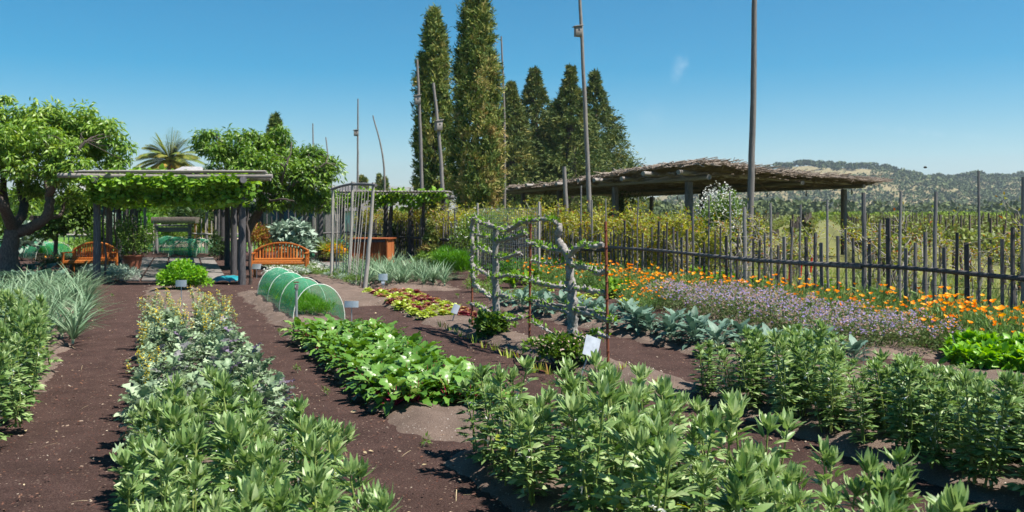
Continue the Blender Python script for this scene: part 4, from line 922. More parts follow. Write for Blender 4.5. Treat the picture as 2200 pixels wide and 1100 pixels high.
while x > 950:
    D = FD(x); z = rr_.choice([1.2, 1.3, 1.45, 1.5, 1.6, 1.9]) + rr_.uniform(-.1, .1); stk.append((x, HOR + (CAMH - z) * F / D, .06 * F / D)); x -= rr_.uniform(4, 7.5)
base = np.array([fenceX(13.5), 13.5, 0]); fence = thing('stake_fence', 'long weathered fence of uneven upright stakes with a pole rail', 'fence', tuple(base))
fdir = nrm(np.array([-.56, 1, 0])); fn = np.array([fdir[1], -fdir[0], 0])
order = sorted(stk, key=lambda q: -q[2] * (600 - q[1])); near = order[:96]; far = order[96:]
def stake_mb(m, q, rr):
    D = FD(q[0]); b = np.array([fenceX(D), D, 0]) + fn * rr.uniform(0.03, .06); z = CAMH - (q[1] - HOR) * D / F; wd = max(.035, q[2] * D / F)
    tall = z > 1.85; ln = rr.uniform(-.02, .02) * z
    tp = b + [ln + (0.0), 0, z]; bb = b - [0, 0, .12] - base; tp = tp - base
    if tall or wd > .1 or rr.random() < .3: tube(m, smooth_path([bb, (bb + tp) / 2 + [rr.uniform(-.02, .02), 0, 0], tp], 3, .004), [wd * .54, wd * .42], 7, rr.random(), lump=.05)
    else: beam(m, bb, tp, wd * .95, wd * .6, rot=rr.uniform(-.5, 1.2), tint=rr.random(), ch=.1)
    return tall
rr_ = random.Random(9)
for q in near:
    m = MB(); tl = stake_mb(m, q, rr_); m.build('stake', M['wood'] if tl else M['stake'], fence, smooth=False)
for q in range(46):
    D = 31.5 + q * .2; far.append((1100 + F * fenceX(D) / D, HOR + (CAMH - rr_.uniform(1.2, 1.6)) * F / D, 2.4))
m = MB()
for q in far: stake_mb(m, q, rr_)
tag(m.build('stake', M['stake'], fence, smooth=False), kind='stuff')
for (d0, d1, dz) in [(11.3, 16.2, .0), (15.6, 22.8, .02), (22.2, 31, .0), (30.5, 40.5, .01)]:
    m = MB(); a_ = np.array([fenceX(d0), d0, .83]) - fn * .02; b_ = np.array([fenceX(d1), d1, .85 + dz * 3]) - fn * .02; 
    tube(m, smooth_path([a_ - base, a_ * .66 + b_ * .34 - base + [0, 0, -.03], a_ * .33 + b_ * .67 - base + [0, 0, .015], b_ - base], 4), [.045, .034], 8, .4, lump=.08); m.build('rail', M['stake'], fence)
m = MB(); pts = [np.array([fenceX(D), D, .62 + .02 * math.sin(D * 3)]) - base - fn * .0 for D in np.linspace(12, 20, 30)]; tube(m, pts, .004, 4); m.build('wire', M['stake'], fence)
# back fence with gate gap
def backfence(x0, D0, x1, D1, label, mat, seed, hmul=1.0):
    rr = random.Random(seed); a_ = np.array([x0, D0, 0.]); b_ = np.array([x1, D1, 0.]); Ln = np.linalg.norm(b_ - a_); root = thing('stake_fence', label, 'fence', tuple(a_)); n = int(Ln / .22); d = (b_ - a_) / Ln
    ks = list(range(n)); m2 = MB()
    for k in ks:
        c = d * (k + rr.uniform(.2, .8)) * .22; z = rr.choice([1.2, 1.35, 1.5, 1.6, 1.4, 2.1]) * hmul; w_ = rr.uniform(.045, .08)
        m = MB() if k < 98 else m2
        beam(m, c - [0, 0, .1], c + [rr.uniform(-.03, .03), 0, z], w_, w_ * .7, rot=rr.uniform(0, 1), tint=rr.random())
        if k < 98: m.build('stake', mat, root, smooth=False)
    if m2.n: tag(m2.build('stake', mat, root, smooth=False), kind='stuff')
    m = MB(); tube(m, smooth_path([[0, -.06, .85], d * Ln * .5 + [0, -.06, .8], d * Ln + [0, -.06, .84]], 4), .04, 7); m.build('rail', mat, root); return root
backfence(fenceX(40.3), 40.3, -12.9, 39.0, 'dark stake fence behind the middle vine pergola', M['stake'], 1, 1.15)
def PXP(px, D): return (px - 1100) / F * D
backfence(PXP(413, 38.5), 38.5, PXP(560, 39), 39, 'grey stake fence right of the far garden gate', M['cane'], 2)
backfence(PXP(333, 38.3), 38.3, PXP(60, 38), 38, 'pale stake fence left of the far garden gate', M['cane'], 3)
# gate portal
c = np.array([PXP(372, 38.4), 38.4, 0]); root = thing('garden_gate', 'open timber gate frame in the far fence with grey header board', 'gate', tuple(c))
for x_ in (-.72, .72): m = MB(); beam(m, [x_, 0, -.1], [x_, 0, 1.26], .13, .12); m.build('gate_post', M['wood'], root)
m = MB(); beam(m, [-.8, -.02, 1.2], [.8, -.02, 1.2], .08, .08); m.build('lintel', M['wood'], root); m = MB(); box(m, (0, .05, 1.03), (1.3, .04, .2)); m.build('board', M['wood'], root)
for x_ in (-1.35, 1.35): m = MB(); tube(m, [[x_, .3, 0], [x_, .3, 2.6]], [.07, .05], 7); m.build('tall_post', M['wood'], root)

# ================================================================== PERGOLAS
def grapes(m, r, P, n, rad, Ls, flat=.5, lo=.3):
    k = r.randint(0, len(P), n); d = rdir(r, n); c = P[k] + d * (r.rand(n) ** .5)[:, None] * rad * np.array([1, 1, flat])
    leaves(m, T_round, c, nrm(rdir(r, n, -.9) * [1, 1, .7]), nrm(rdir(r, n, -.2) + [0, 0, .6]), r.uniform(.7, 1.3, n) * Ls, lo + (1 - lo) * r.rand(n), 1.0)
base = np.array([PX(21.8), 21.8, 0.]); perg = thing('pergola', 'left timber pergola with pole roof covered in leafy grape vines', 'pergola', tuple(base))
WID = (519 - 207) / F * 21.8; DS = [21.8, 25.4, 29.2, 33.0, 36.6, 40.0]
for D in DS:
    for s in (0, WID):
        c = np.array([PX(D) + s, D, 0]) - base; m = MB(); tube(m, smooth_path([c - [0, 0, .1], c + [.01, 0, 1.3], c + [0, 0, 2.52]], 4, .004), [.095, .08], 10, .3, lump=.03); m.build('post', M['stake'], perg)
for s in (0, WID):
    m = MB(); tube(m, [np.array([PX(21.2) + s, 21.2, 2.57]) - base, np.array([PX(40.6) + s, 40.6, 2.57]) - base], .085, 8, .4, lump=.05); m.build('beam', M['wood'], perg)
for i, D in enumerate([21.5, 21.9, 25.4, 29.2, 33, 36.6, 40]):
    e = .75 if i < 2 else .5; m = MB(); a_ = np.array([PX(D) - e - (.1 if i == 0 else -.1), D - .1, 2.68 - .05 * i * (i < 2)]) - base; b_ = np.array([PX(D) + WID + e, D - .1, 2.66 - .05 * i * (i < 2)]) - base; tube(m, [a_, (a_ + b_) / 2 - [0, 0, .02], b_], [.06, .055], 9, .9, lump=.05); m.build('crossbeam', M['woodh'], perg)
m = MB()
for i in range(95):
    D = 21.2 + 19.4 * i / 95; a_ = np.array([PX(D) - .35 - .3 * random.random(), D, 2.77]) - base; b_ = np.array([PX(D) + WID + .35 + .3 * random.random(), D + random.uniform(-.1, .1), 2.77]) - base; tube(m, smooth_path([a_, (a_ + b_) / 2 + [0, 0, random.uniform(-.02, .05)], b_], 3), .028, 5, random.random())
m.build('roof', M['woodh'], perg)
# its vines: one plant per post, canopy belongs to the plant
r = np.random.RandomState(77)
def vine(label, c, side, D0, D1, nleaf, seed, front=False, thick=.07):
    r = np.random.RandomState(seed); root = thing('grape_vine', label, 'grape vine', (c[0], c[1], 0), 0, 'grape vines on the left pergola'); m = MB()
    top = np.array([.0, 0, 2.6]); tube(m, smooth_path([[.16, .1, -.05], [.2, .05, .7], [.1, .12, 1.5], [.16, .1, 2.2], top], 4, .02), [thick, thick * .6], 8, .3, lump=.15); m.build('trunk', M['bark'], root)
    m = MB(); arms = []
    for q in range(7):
        D = D0 + (D1 - D0) * r.rand(); x1 = side * WID * r.uniform(.15, .55); e = np.array([PX(D) - PX(c[1]) + x1, D - c[1], 2.72 + r.uniform(-.08, .08)]); P = smooth_path([top, top * .5 + e * .5 + [0, 0, r.uniform(-.1, .08)], e], 5, .04); tube(m, P, [.02, .008], 5, .4, cap=False); arms.append(P)
    m.build('cane', M['bark'], root)
    lf = MB(); P = np.concatenate(arms); grapes(lf, r, P, nleaf, .55, .14, .25)
    hang = P - np.array([0, 0, .35]); grapes(lf, r, hang[r.rand(len(hang)) < .6], int(nleaf * .8), .4, .13, .9, .1)
    if front:
        xs_ = np.linspace(0, side * WID * .55, 40); Pf = np.stack([xs_, -0.45 + 0 * xs_, 2.50 + .06 * np.sin(xs_ * 5 + seed)], -1); grapes(lf, r, Pf, 1000, .17, .115, .9, .35); Pf[:, 2] -= .3; Pf[:, 1] += .25; grapes(lf, r, Pf, 900, .27, .11, 1.0, .0)
    lf.build('foliage', M['grape'], root)
for i, D in enumerate(DS):
    for s, nm in ((0, 'left'), (1, 'right')):
        vine(f"leafy grape vine on the {nm} side of the left pergola, {ORD[i]} post from front", np.array([PX(D) + s * WID, D, 0]), 1 - 2 * s, D - .3, min(40.5, D + 3.7), 800 if i < 3 else 620, 800 + i * 2 + s, i == 0, .03 if s == 0 else .04)
# extra hanging growth: bush by right posts, pot plant on left
p = G(285, 582); root = thing('potted_shrub', 'leafy shrub growing in a terracotta pot under the left pergola', 'potted plant', (p[0], p[1], 0)); m = MB(); tube(m, [[0, 0, .04], [0, 0, .3], [0, 0, .42], [0, 0, .421], [0, 0, .48]], [.2, .26, .28, .32, .32], 16, .5); m.build('pot', M['terracotta'], root)
m = MB(); r = np.random.RandomState(3); n = 2600; c = rdir(r, 16) * [.45, .4, .5] + [0, 0, 1.05]; k = r.randint(0, 16, n); d = rdir(r, n); leaves(m, T_s, c[k] + d * .26 * (r.rand(n) ** .4)[:, None], nrm(d + rdir(r, n)), rdir(r, n, 0), r.uniform(.05, .09, n), r.rand(n), 1.2); m.build('foliage', M['green'], root)
m = MB(); tube(m, smooth_path([[0, 0, .4], [.05, 0, .8], [0, 0, 1.3]], 3), .025, 6); m.build('stem', M['bark'], root)
p = G(491, 608); m = MB(); r = np.random.RandomState(5); nx_ = 22; X_, Y_ = np.meshgrid(np.linspace(-.42, .42, nx_), np.linspace(-.45, .3, nx_), indexing='ij'); rr2 = (X_ / .42) ** 2 + (Y_ / .42) ** 2
Z_ = .12 * np.clip(1.1 - rr2, 0, 1) ** .5 * (.6 + .8 * fbm(X_ * 7, Y_ * 7, 2)) + .02; i = np.arange(nx_ - 1)[:, None] * nx_; j = np.arange(nx_ - 1)[None, :]
Fq = np.stack([i + j, i + nx_ + j, i + nx_ + 1 + j, i + j + 1], -1).reshape(-1, 4); cc = rr2.ravel()[Fq].mean(1); m.add(np.stack([X_, Y_, Z_], -1), Fq[cc < 1.05]); o = m.build('cloth', M['teal']); o.location = (p[0], p[1], 0.03); tag(o, 'crumpled teal cloth lying at the right front pergola post', 'cloth')
# middle pergola
base = np.array([PXP(688, 32.6), 32.6, 0]); mp = thing('pergola', 'low middle pergola with flat pole roof behind the compost bin', 'pergola', tuple(base))
for px_, D in [(560, 33), (605, 33), (658, 32.8), (688, 32.6), (829, 35), (882, 33.5), (955, 33.5), (735, 36)]:
    c = np.array([PXP(px_, D), D, 0]) - base; m = MB(); tube(m, [c - [0, 0, .1], c + [0, 0, 2.36]], [.1, .09], 8, .4, lump=.04); m.build('post', M['stake'], mp)
for D in (32.8, 35.8):
    m = MB(); tube(m, [np.array([PXP(540, 33), D, 2.42]) - base, np.array([PXP(965, 33), D, 2.38]) - base], .09, 8, .6, lump=.06); m.build('beam', M['wood'], mp)
m = MB()
for i in range(60):
    x_ = PXP(540, 33) + (PXP(965, 33) - PXP(540, 33)) * i / 60; tube(m, smooth_path([np.array([x_, 32.3 - .3 * random.random(), 2.54]) - base, np.array([x_ + .1, 34, 2.56]) - base, np.array([x_, 36.2, 2.54]) - base], 3), .035, 5, random.random())
m.build('roof', M['woodh'], mp)
r = np.random.RandomState(8)
for i, (a0, a1) in enumerate([(745, 800), (805, 872), (868, 950)]):
    root = thing('grape_vine', f"leafy grape vine under the middle pergola roof, {ORD[i]} from left", 'grape vine', (PXP((a0 + a1) / 2, 33), 32.9, 0), 0, 'grape vines on the middle pergola'); c0 = PXP((a0 + a1) / 2, 33)
    m = MB(); tube(m, smooth_path([[.1, 0, 0], [.0, .1, 1.2], [.05, 0, 2.2]], 4, .02), [.1, .06], 7, .4, lump=.15); m.build('trunk', M['bark'], root)
    m = MB(); xs_ = np.linspace(PXP(a0, 33), PXP(a1, 33), 20) - c0; grapes(m, r, np.stack([xs_, 0 * xs_ - .2, 2.3 + .15 * np.sin(xs_ * 3)], -1), 330, .36, .15, .8); m.build('foliage', M['grape'], root)
# big brush-roofed pergola beyond the fence
A = np.array([5.5, 27., 3.05]); Bp = np.array([-1.6, 52., 3.05]); C_ = np.array([14.7, 37.3, 3.05]); Dp = Bp + C_ - A
base = np.array([5.5, 27., 0]); bp = thing('pergola', 'large pergola with thick brush thatch roof beyond the stake fence', 'pergola', tuple(base))
def BP(u, v): return A + (Bp - A) * u + (C_ - A) * v
for (u, v) in [(.02, .02), (.25, .02), (.5, .02), (.72, .02), (.95, .02), (.02, .93), (.5, .93), (.95, .93), (.25, .5), (.6, .5), (.95, .5), (.75, .93)]:
    c = BP(u, v) - base; m = MB(); c2 = c * 1; c2[2] = 0; beam(m, c2, c2 + [0, 0, 2.75], .2, .2, rot=.4, tint=.5); m.build('post', M['stake'], bp)
for v in (.02, .5, .93):
    m = MB(); a_ = BP(-.03, v) - base; b_ = BP(1.0, v) - base; a_[2] = b_[2] = 2.84; tube(m, [a_, (a_ + b_) / 2 + [0, 0, .04], b_], .085, 8, .3, lump=.04); m.build('beam', M['wood'], bp)
for i in range(13):
    u = i / 12.; m = MB(); a_ = BP(u, -.058 - .02 * (i % 2)) - base; b_ = BP(u, 1.05) - base; a_[2] = 2.98 + .05 * math.sin(i * 2.); b_[2] = 2.96; tube(m, [a_, (a_ + b_) / 2, b_], [.075, .065], 10, .9, lump=.03); m.build('crossbeam', M['woodh'], bp)
m = MB(); nu, nv = 70, 40; V = []
for lay in (0, 1):
    for i in range(nu + 1):
        for j in range(nv + 1):
            u = -.035 + 1.06 * i / nu; v = -.03 + 1.06 * j / nv; q = BP(u, v) - base; q[2] = 3.04 + .05 * math.sin(u * 9 + v * 3) * (1 - v * .6) + .2 * math.exp(-(u * u + v * v) * 26) + float(.07 * fbm(u * 30, v * 30, 3)) + (.05 if lay else 0); V.append(q)
V = np.array(V); i = np.arange(nu)[:, None] * (nv + 1); j = np.arange(nv)[None, :]; Fq = np.stack([i + j, i + nv + 1 + j, i + nv + 2 + j, i + j + 1], -1).reshape(-1, 4)
m.add(V, np.concatenate([Fq[:, ::-1], Fq + (nu + 1) * (nv + 1)]))
r = np.random.RandomState(4); n = 9000; u = r.uniform(-.04, 1.03, n); v = r.uniform(-.045, 1.045, n); u[:1800] = r.choice([-.035, 1.02], 1800, p=[.8, .2]) + r.normal(0, .006, 1800); v[1800:3600] = r.choice([-.03, 1.03], 1800) + r.normal(0, .006, 1800)
P = np.array([BP(a_, b_) for a_, b_ in zip(u, v)]) - base; P[:, 2] = 3.07 + .05 * np.sin(u * 9 + v * 3) * (1 - v * .6) + .2 * np.exp(-(u * u + v * v) * 26) + r.uniform(-.05, .06, n)
dr = nrm((Bp - A)) * np.where(r.rand(n) < .5, 1, -1)[:, None] + r.normal(0, .25, (n, 3)) * [1, 1, .3]
sv = np.array([(0, -.02, -.02), (0, .02, -.02), (0, 0, .025), (1, -.01, -.01), (1, .01, -.01), (1, 0, .012)]); sf = np.array([(0, 1, 4, 3), (1, 2, 5, 4), (2, 0, 3, 5)])
P2 = np.array([BP(a_, b_) for a_, b_ in zip(r.uniform(-.02, 1, 5000), r.uniform(-.03, 1.02, 5000))]) - base; P2[:, 2] = r.uniform(2.9, 3.05, 5000); leaves(m, (sv, sf), P2, dr[:5000], np.tile([0, 0, 1.], (5000, 1)), r.uniform(.3, 1.1, 5000), r.rand(5000))
leaves(m, (sv, sf), P, dr, np.tile([0, 0, 1.], (n, 1)), r.uniform(.3, .9, n), r.rand(n)); m.build('thatch', M['thatch'], bp)
m = MB()
for q in range(9):
    a_ = BP(q / 8. * .98, .93) - base; a_[2] = 2.72; tube(m, [a_, a_ - [0, 0, .22]], .03, 5)
for q in range(14):
    a_ = BP(.02, .97) * 0 + (BP(1., .93) if 0 else BP(.98 * q / 14, .935)) - base; 
m.build('peg', M['stake'], bp)

# ================================================================== BENCHES, BIN
def bench(label, loc, rz, wd=1.42):
    root = thing('garden_bench', label, 'bench', loc, rz); h = wd / 2
    def arc(x): return .93 + .0 - .22 * (abs(x) / h) ** 2.2 + .0
    m = MB(); xs_ = np.linspace(-h, h, 15); 
    for i in range(14): beam(m, [xs_[i], .06, arc(xs_[i])], [xs_[i + 1], .06, arc(xs_[i + 1])], .07, .045, tint=.6, ch=.05)
    m.build('top_rail', M['teak'], root)
    for i in range(17):
        x_ = -h + .06 + (wd - .12) * i / 16; m = MB(); beam(m, [x_, .04, .46], [x_, .06, arc(x_) - .02], .048, .02, rot=1.5708, tint=random.random()); m.build('back_slat', M['teak'], root)
    m = MB(); box(m, (0, .03, .47), (wd, .05, .07)); m.build('lower_rail', M['teak'], root)
    for i in range(5): m = MB(); box(m, (0, -.06 - i * .1, .43), (wd, .08, .025), tint=random.random()); m.build('seat_slat', M['teak'], root)
    m = MB(); box(m, (0, -.5, .38), (wd - .04, .03, .07)); m.build('apron', M['teak'], root)
    for s in (-1, 1):
        for y_ in (.05, -.5): m = MB(); beam(m, [s * h, y_, 0], [s * h, y_ + .01, .74 if y_ > 0 else .64], .06, .06, tint=.4); m.build('leg', M['teak'], root)
        m = MB(); box(m, (s * h, -.24, .655), (.07, .62, .03)); m.build('armrest', M['teak'], root)
p = G(594, 596); bench('orange slatted wooden bench right of the left pergola', (p[0], p[1] + .5, 0), .12, 1.46)
p = G(184, 594); bench('orange slatted wooden bench left of the left pergola', (p[0], p[1] + .5, 0), -.05, 1.26)
p = G(796, 573); root = thing('compost_bin', 'red brown slatted wooden compost bin behind the pole trellis', 'compost bin', (p[0], p[1] + .5, 0), -.12)
for (cx_, cy_, sx, sy) in [(0, -.45, 1.2, 0), (0, .45, 1.2, 0), (-.6, 0, 0, .9), (.6, 0, 0, .9)]:
    n = 13 if sx else 9
    m = MB()
    for i in range(n):
        f = (i + .5) / n - .5; beam(m, [cx_ + f * sx, cy_ + f * sy, .06], [cx_ + f * sx, cy_ + f * sy, .88], (sx + sy) / n * .93, .02, rot=1.5708 if sx else 0, tint=random.random())
    m.build('panel', M['boxwood'], root)
for x_ in (-.61, 0, .61): m = MB(); beam(m, [x_, -.48, 0], [x_, -.48, .9], .07, .05); m.build('corner_post', M['boxwood'], root)
m = MB(); box(m, (0, 0, .915), (1.34, 1.06, .035)); m.build('lid', M['boxwood'], root)
m = MB(); box(m, (0, -.5, .84), (1.1, .03, .08)); m.build('dark_rail', M['stake'], root)

# ================================================================== TALL POLES AND BIRDHOUSES
def pole(label, D, x0, y0, x1, y1, r0, r1, bend=0, box_at=None, rzb=0.3):
    b = AT(x0, D, y0); b[2] = -.1; t = AT(x1, D, y1); root = thing('tall_pole', label, 'pole', (b[0], b[1], 0)); o = np.array([b[0], b[1], 0])
    m = MB(); tube(m, smooth_path([b, (b * .6 + t * .4) + [bend * .7, 0, 0], (b * .3 + t * .7) + [bend * .8, 0, 0], t], 6, .006) - o, [r0, r1], 9, .5, lump=.04); m.build('shaft', M['polewood'], root)
    if box_at:
        bx, by, s = box_at; q = AT(bx, D - .08, by); h_ = thing('birdhouse', 'x', 'birdhouse', tuple(q), rzb); W_ = 14 * D / F * s
        m = MB(); box(m, (0, 0, 0), (W_, W_ * .9, W_ * 1.5), tint=.9); m.build('wall', M['woodh'], h_)
        m = MB(); beam(m, [-W_ * .75, 0, W_ * .72], [W_ * .65, 0, W_ * .95], W_ * 1.25, W_ * .12, tint=.8); m.build('roof', M['woodh'], h_)
        m = MB(); tube(m, [[0, -W_ * .44, W_ * .2], [0, -W_ * .47, W_ * .2]], W_ * .16, 12); m.build('entrance_hole', M['darkglass'], h_)
        return h_
h_ = pole('very tall thin pole with a birdhouse, behind the near trained tree', 24.5, 1274, 545, 1243, -70, .075, .04, 0, (1242, 68, 1.0)); h_['label'] = 'weathered birdhouse high on the tallest pole against the sky'
pole('thick tall grey pole rising out of the stake fence', 20.5, 1606, 590, 1621, -120, .085, .055, .05)
pole('thin tall pole right of the big cypress', 42, 1083, 480, 1077, 78, .09, .035, .1)
h_ = pole('tall pole with birdhouse in front of the smaller cypress', 37, 909, 470, 896, 128, .09, .05, .05, (897, 215, .85)); h_['label'] = 'higher birdhouse left of the smaller cypress'
h_ = pole('leaning pole with birdhouse between the two cypresses', 34, 957, 520, 931, 178, .09, .05, .1, (942, 270, .95), .6); h_['label'] = 'lower birdhouse on the leaning pole before the cypresses'
h_ = pole('slim pole with birdhouse above the pole trellis', 42, 768, 500, 769, 212, .07, .03, 0, (765, 286, .6)); h_['label'] = 'small birdhouse on the slim pole over the trellis'
pole('thin curved pole standing right of the pole trellis', 44, 820, 500, 801, 248, .07, .03, .45)
pole('short thin pole tip showing over the middle peach tree', 46, 677, 500, 672, 265, .06, .03)
pole('leaning thin pole tip beside the middle peach tree', 46, 728, 500, 700, 295, .05, .03)
pole('mid height leaning pole before the brush roof', 27, 1224, 520, 1212, 358, .08, .06)
p = AT(1988, 9, 360); root = thing('bumblebee', 'small dark bumblebee flying in the sky at right', 'insect', tuple(p)); m = MB(); tube(m, [[-.018, 0, 0], [-.01, 0, .002], [0, 0, .003], [.01, 0, .001], [.017, 0, -.002]], [.003, .01, .011, .009, .003], 10); m.build('body', M['bee'], root)
m = MB(); leaves(m, T_s, [[0, 0, .008]] * 2, [[-.3, 1, .5], [-.3, -1, .5]], [[0, 0, 1]] * 2, [.02] * 2, [.5] * 2); m.build('wing', M['metalmesh'], root)

# ================================================================== TREES
def lobetree(name, label, cat, foot, trunk, limbs, lobes, nleaf, T, Ls, mat, seed, bark='bark', cl=.34, W=1.0, droop=.6, group=None, per=46):
    """trunk, limbs: lists of world polylines with radii; lobes: (centre, radius xyz)"""
    r = np.random.RandomState(seed); foot = np.array([foot[0], foot[1], 0.]); root = thing(name, label, cat, tuple(foot), 0, group)
    m = MB(); tube(m, smooth_path(trunk[0], 5, .01) - foot, trunk[1], 12, .4, lump=.1); m.build('trunk', M[bark], root)
    ends = []
    for P, rad in limbs:
        m = MB(); Q = smooth_path(P, 5, .02) - foot; tube(m, Q, rad, 8, .5, lump=.1); m.build('limb', M[bark], root); ends += list(Q[len(Q) // 3:])
    ends = np.array(ends) if ends else np.array([np.array(trunk[0][-1]) - foot])
    vol = np.array([l[1][0] * l[1][2] for l in lobes]); nc = nleaf // per; li = r.choice(len(lobes), nc, p=vol / vol.sum())
    c = np.array([lobes[q][0] for q in li]) - foot; R_ = np.array([lobes[q][1] for q in li]); d = rdir(r, nc, -.75); c = c + d * R_ * (r.uniform(.35, 1.0, nc) ** .5)[:, None]
    tw = MB()
    for q in range(0, nc, 3):
        e = ends[np.argmin(((ends - c[q]) ** 2).sum(1))]; mid = (e + c[q]) / 2 + r.normal(0, .1, 3) + [0, 0, .05]; (tube(tw, smooth_path([e, mid, c[q]], 3), [.014, .005], 4, .5, cap=False) if np.linalg.norm(e - c[q]) < 1.4 else None)
    if nleaf > 10000: tw.build('twig', M[bark], root)
    k = np.repeat(np.arange(nc), per); n = len(k); cs = cl * r.uniform(.55, 1.25, nc); dd = rdir(r, n); P = c[k] + dd * (cs[k] * r.rand(n) ** .45)[:, None] * [1, 1, .75]
    tn = np.clip(.5 + r.normal(0, .12, nc)[k] + r.normal(0, .18, n), 0, 1)
    leaves(tw if 0 else (lf := MB()), T, P, nrm(dd * [1, 1, .3] + r.normal(0, .4, (n, 3)) + [0, 0, -droop * .4]), nrm(dd * .5 + rdir(r, n, 0) + [0, 0, .5]), r.uniform(.7, 1.25, n) * Ls, tn, W)
    lf.build('crown', M[mat], root); return root
def Z1(zx, zy, D): return AT(zx / 2.5, D, 180 + zy / 2.5)
DP = 23.0
def lobe_px(px, py, rp, D, dd=0, ky=1.0): c = AT(px, D + dd, py); s = rp * D / F; return (c, (s, s * .9, s * ky))
lobetree('peach_tree', 'gnarled old peach tree with wide leafy crown at the left edge', 'peach tree', (PXP(25, DP), DP), ([AT(22, DP, 610), AT(20, DP, 560), AT(24, DP, 520), AT(28, DP, 492)], [.30, .23, .2, .2]), [
    ([Z1(60, 790, DP), Z1(120, 790, DP), Z1(190, 760, DP - .3), Z1(250, 710, DP - .5), Z1(268, 640, DP - .5), Z1(262, 600, DP - .4)], [.16, .1]), ([Z1(262, 600, DP - .4), Z1(252, 540, DP), Z1(250, 470, DP), Z1(240, 330, DP + .2)], [.075, .03]),
    ([Z1(262, 600, DP - .4), Z1(290, 550, DP - .8), Z1(320, 490, DP - 1), Z1(390, 400, DP - 1.2), Z1(460, 310, DP - 1.2)], [.1, .035]), ([Z1(70, 780, DP), Z1(40, 700, DP - .5), Z1(0, 640, DP - 1), Z1(-60, 560, DP - 1)], [.16, .09]),
    ([Z1(75, 770, DP), Z1(120, 700, DP + .6), Z1(130, 640, DP + 1), Z1(105, 580, DP + 1.2), Z1(110, 500, DP + 1), Z1(150, 350, DP + 1)], [.14, .05]), ([Z1(170, 720, DP), Z1(260, 720, DP + 1), Z1(330, 700, DP + 1.3), Z1(350, 620, DP + 1.5), Z1(380, 600, DP + 1.5)], [.07, .04]),
    ([Z1(60, 760, DP), Z1(20, 600, DP + 1), Z1(40, 400, DP + .5)], [.14, .05])],
    [lobe_px(20, 290, 60, DP), lobe_px(60, 330, 70, DP, -1), lobe_px(110, 280, 50, DP), lobe_px(160, 290, 55, DP, .5), lobe_px(150, 350, 50, DP, -1), lobe_px(225, 290, 38, DP, 0), lobe_px(262, 305, 22, DP), lobe_px(215, 345, 35, DP, .5), lobe_px(60, 260, 35, DP), lobe_px(10, 380, 60, DP, 1), lobe_px(0, 230, 25, DP), lobe_px(250, 350, 22, DP), lobe_px(90, 390, 45, DP, 1.2), lobe_px(200, 250, 22, DP), lobe_px(-60, 320, 90, DP), lobe_px(165, 420, 30, DP, 1.5), lobe_px(60, 440, 30, DP, 2)],
    26000, T_drop, .14, 'peach', 31, cl=.27, per=60)
DQ = 28.0
lobetree('peach_tree', 'spreading bright green peach tree behind the right bench', 'peach tree', (PXP(512, DQ), DQ), ([AT(512, DQ, 585), AT(515, DQ, 530), AT(535, DQ, 490), AT(560, DQ, 450)], [.2, .15, .13, .12]), [
    ([AT(535, DQ, 490), AT(500, DQ, 430), AT(490, DQ, 380), AT(480, DQ, 320)], [.1, .03]), ([AT(560, DQ, 450), AT(600, DQ - .5, 420), AT(640, DQ - .8, 390), AT(700, DQ - .8, 350)], [.09, .03]), ([AT(560, DQ, 450), AT(560, DQ, 390), AT(545, DQ, 340), AT(570, DQ, 300)], [.09, .03]), ([AT(560, DQ, 450), AT(610, DQ + 1, 440), AT(665, DQ + 1, 440)], [.08, .03]), ([AT(600, DQ - .5, 420), AT(610, DQ - 1.2, 370), AT(625, DQ - 1.2, 330)], [.05, .02]),
    ([AT(560, DQ - .5, 440), AT(600, DQ - 1.6, 428), AT(632, DQ - 1.8, 432)], [.045, .02])],
    [lobe_px(455, 310, 33, DQ), lobe_px(500, 320, 42, DQ, -.5), lobe_px(545, 325, 40, DQ), lobe_px(590, 330, 42, DQ), lobe_px(560, 370, 50, DQ, -1), lobe_px(625, 365, 45, DQ), lobe_px(670, 385, 42, DQ, -.5), lobe_px(700, 365, 30, DQ), lobe_px(725, 362, 20, DQ), lobe_px(690, 430, 32, DQ, .5), lobe_px(640, 430, 35, DQ), lobe_px(590, 420, 35, DQ, -.6), lobe_px(520, 400, 35, DQ, .6), lobe_px(480, 360, 35, DQ, 1), lobe_px(672, 335, 18, DQ), lobe_px(600, 290, 20, DQ)],
    24000, T_drop, .14, 'peach', 33, cl=.29, per=60)
DT = 30.
lobetree('young_tree', 'small round leafy tree standing behind the left bench', 'young tree', (PXP(119, DT), DT), ([AT(119, DT, 578), AT(119, DT, 530), AT(121, DT, 490)], [.08, .07, .06]), [([AT(121, DT, 500), AT(150, DT, 470), AT(165, DT, 450)], [.04, .02])],
    [lobe_px(120, 480, 32, DT), lobe_px(150, 455, 35, DT), lobe_px(175, 480, 25, DT), lobe_px(95, 495, 22, DT), lobe_px(180, 440, 25, DT)], 6000, T_round, .12, 'green', 35, cl=.3, W=.8)
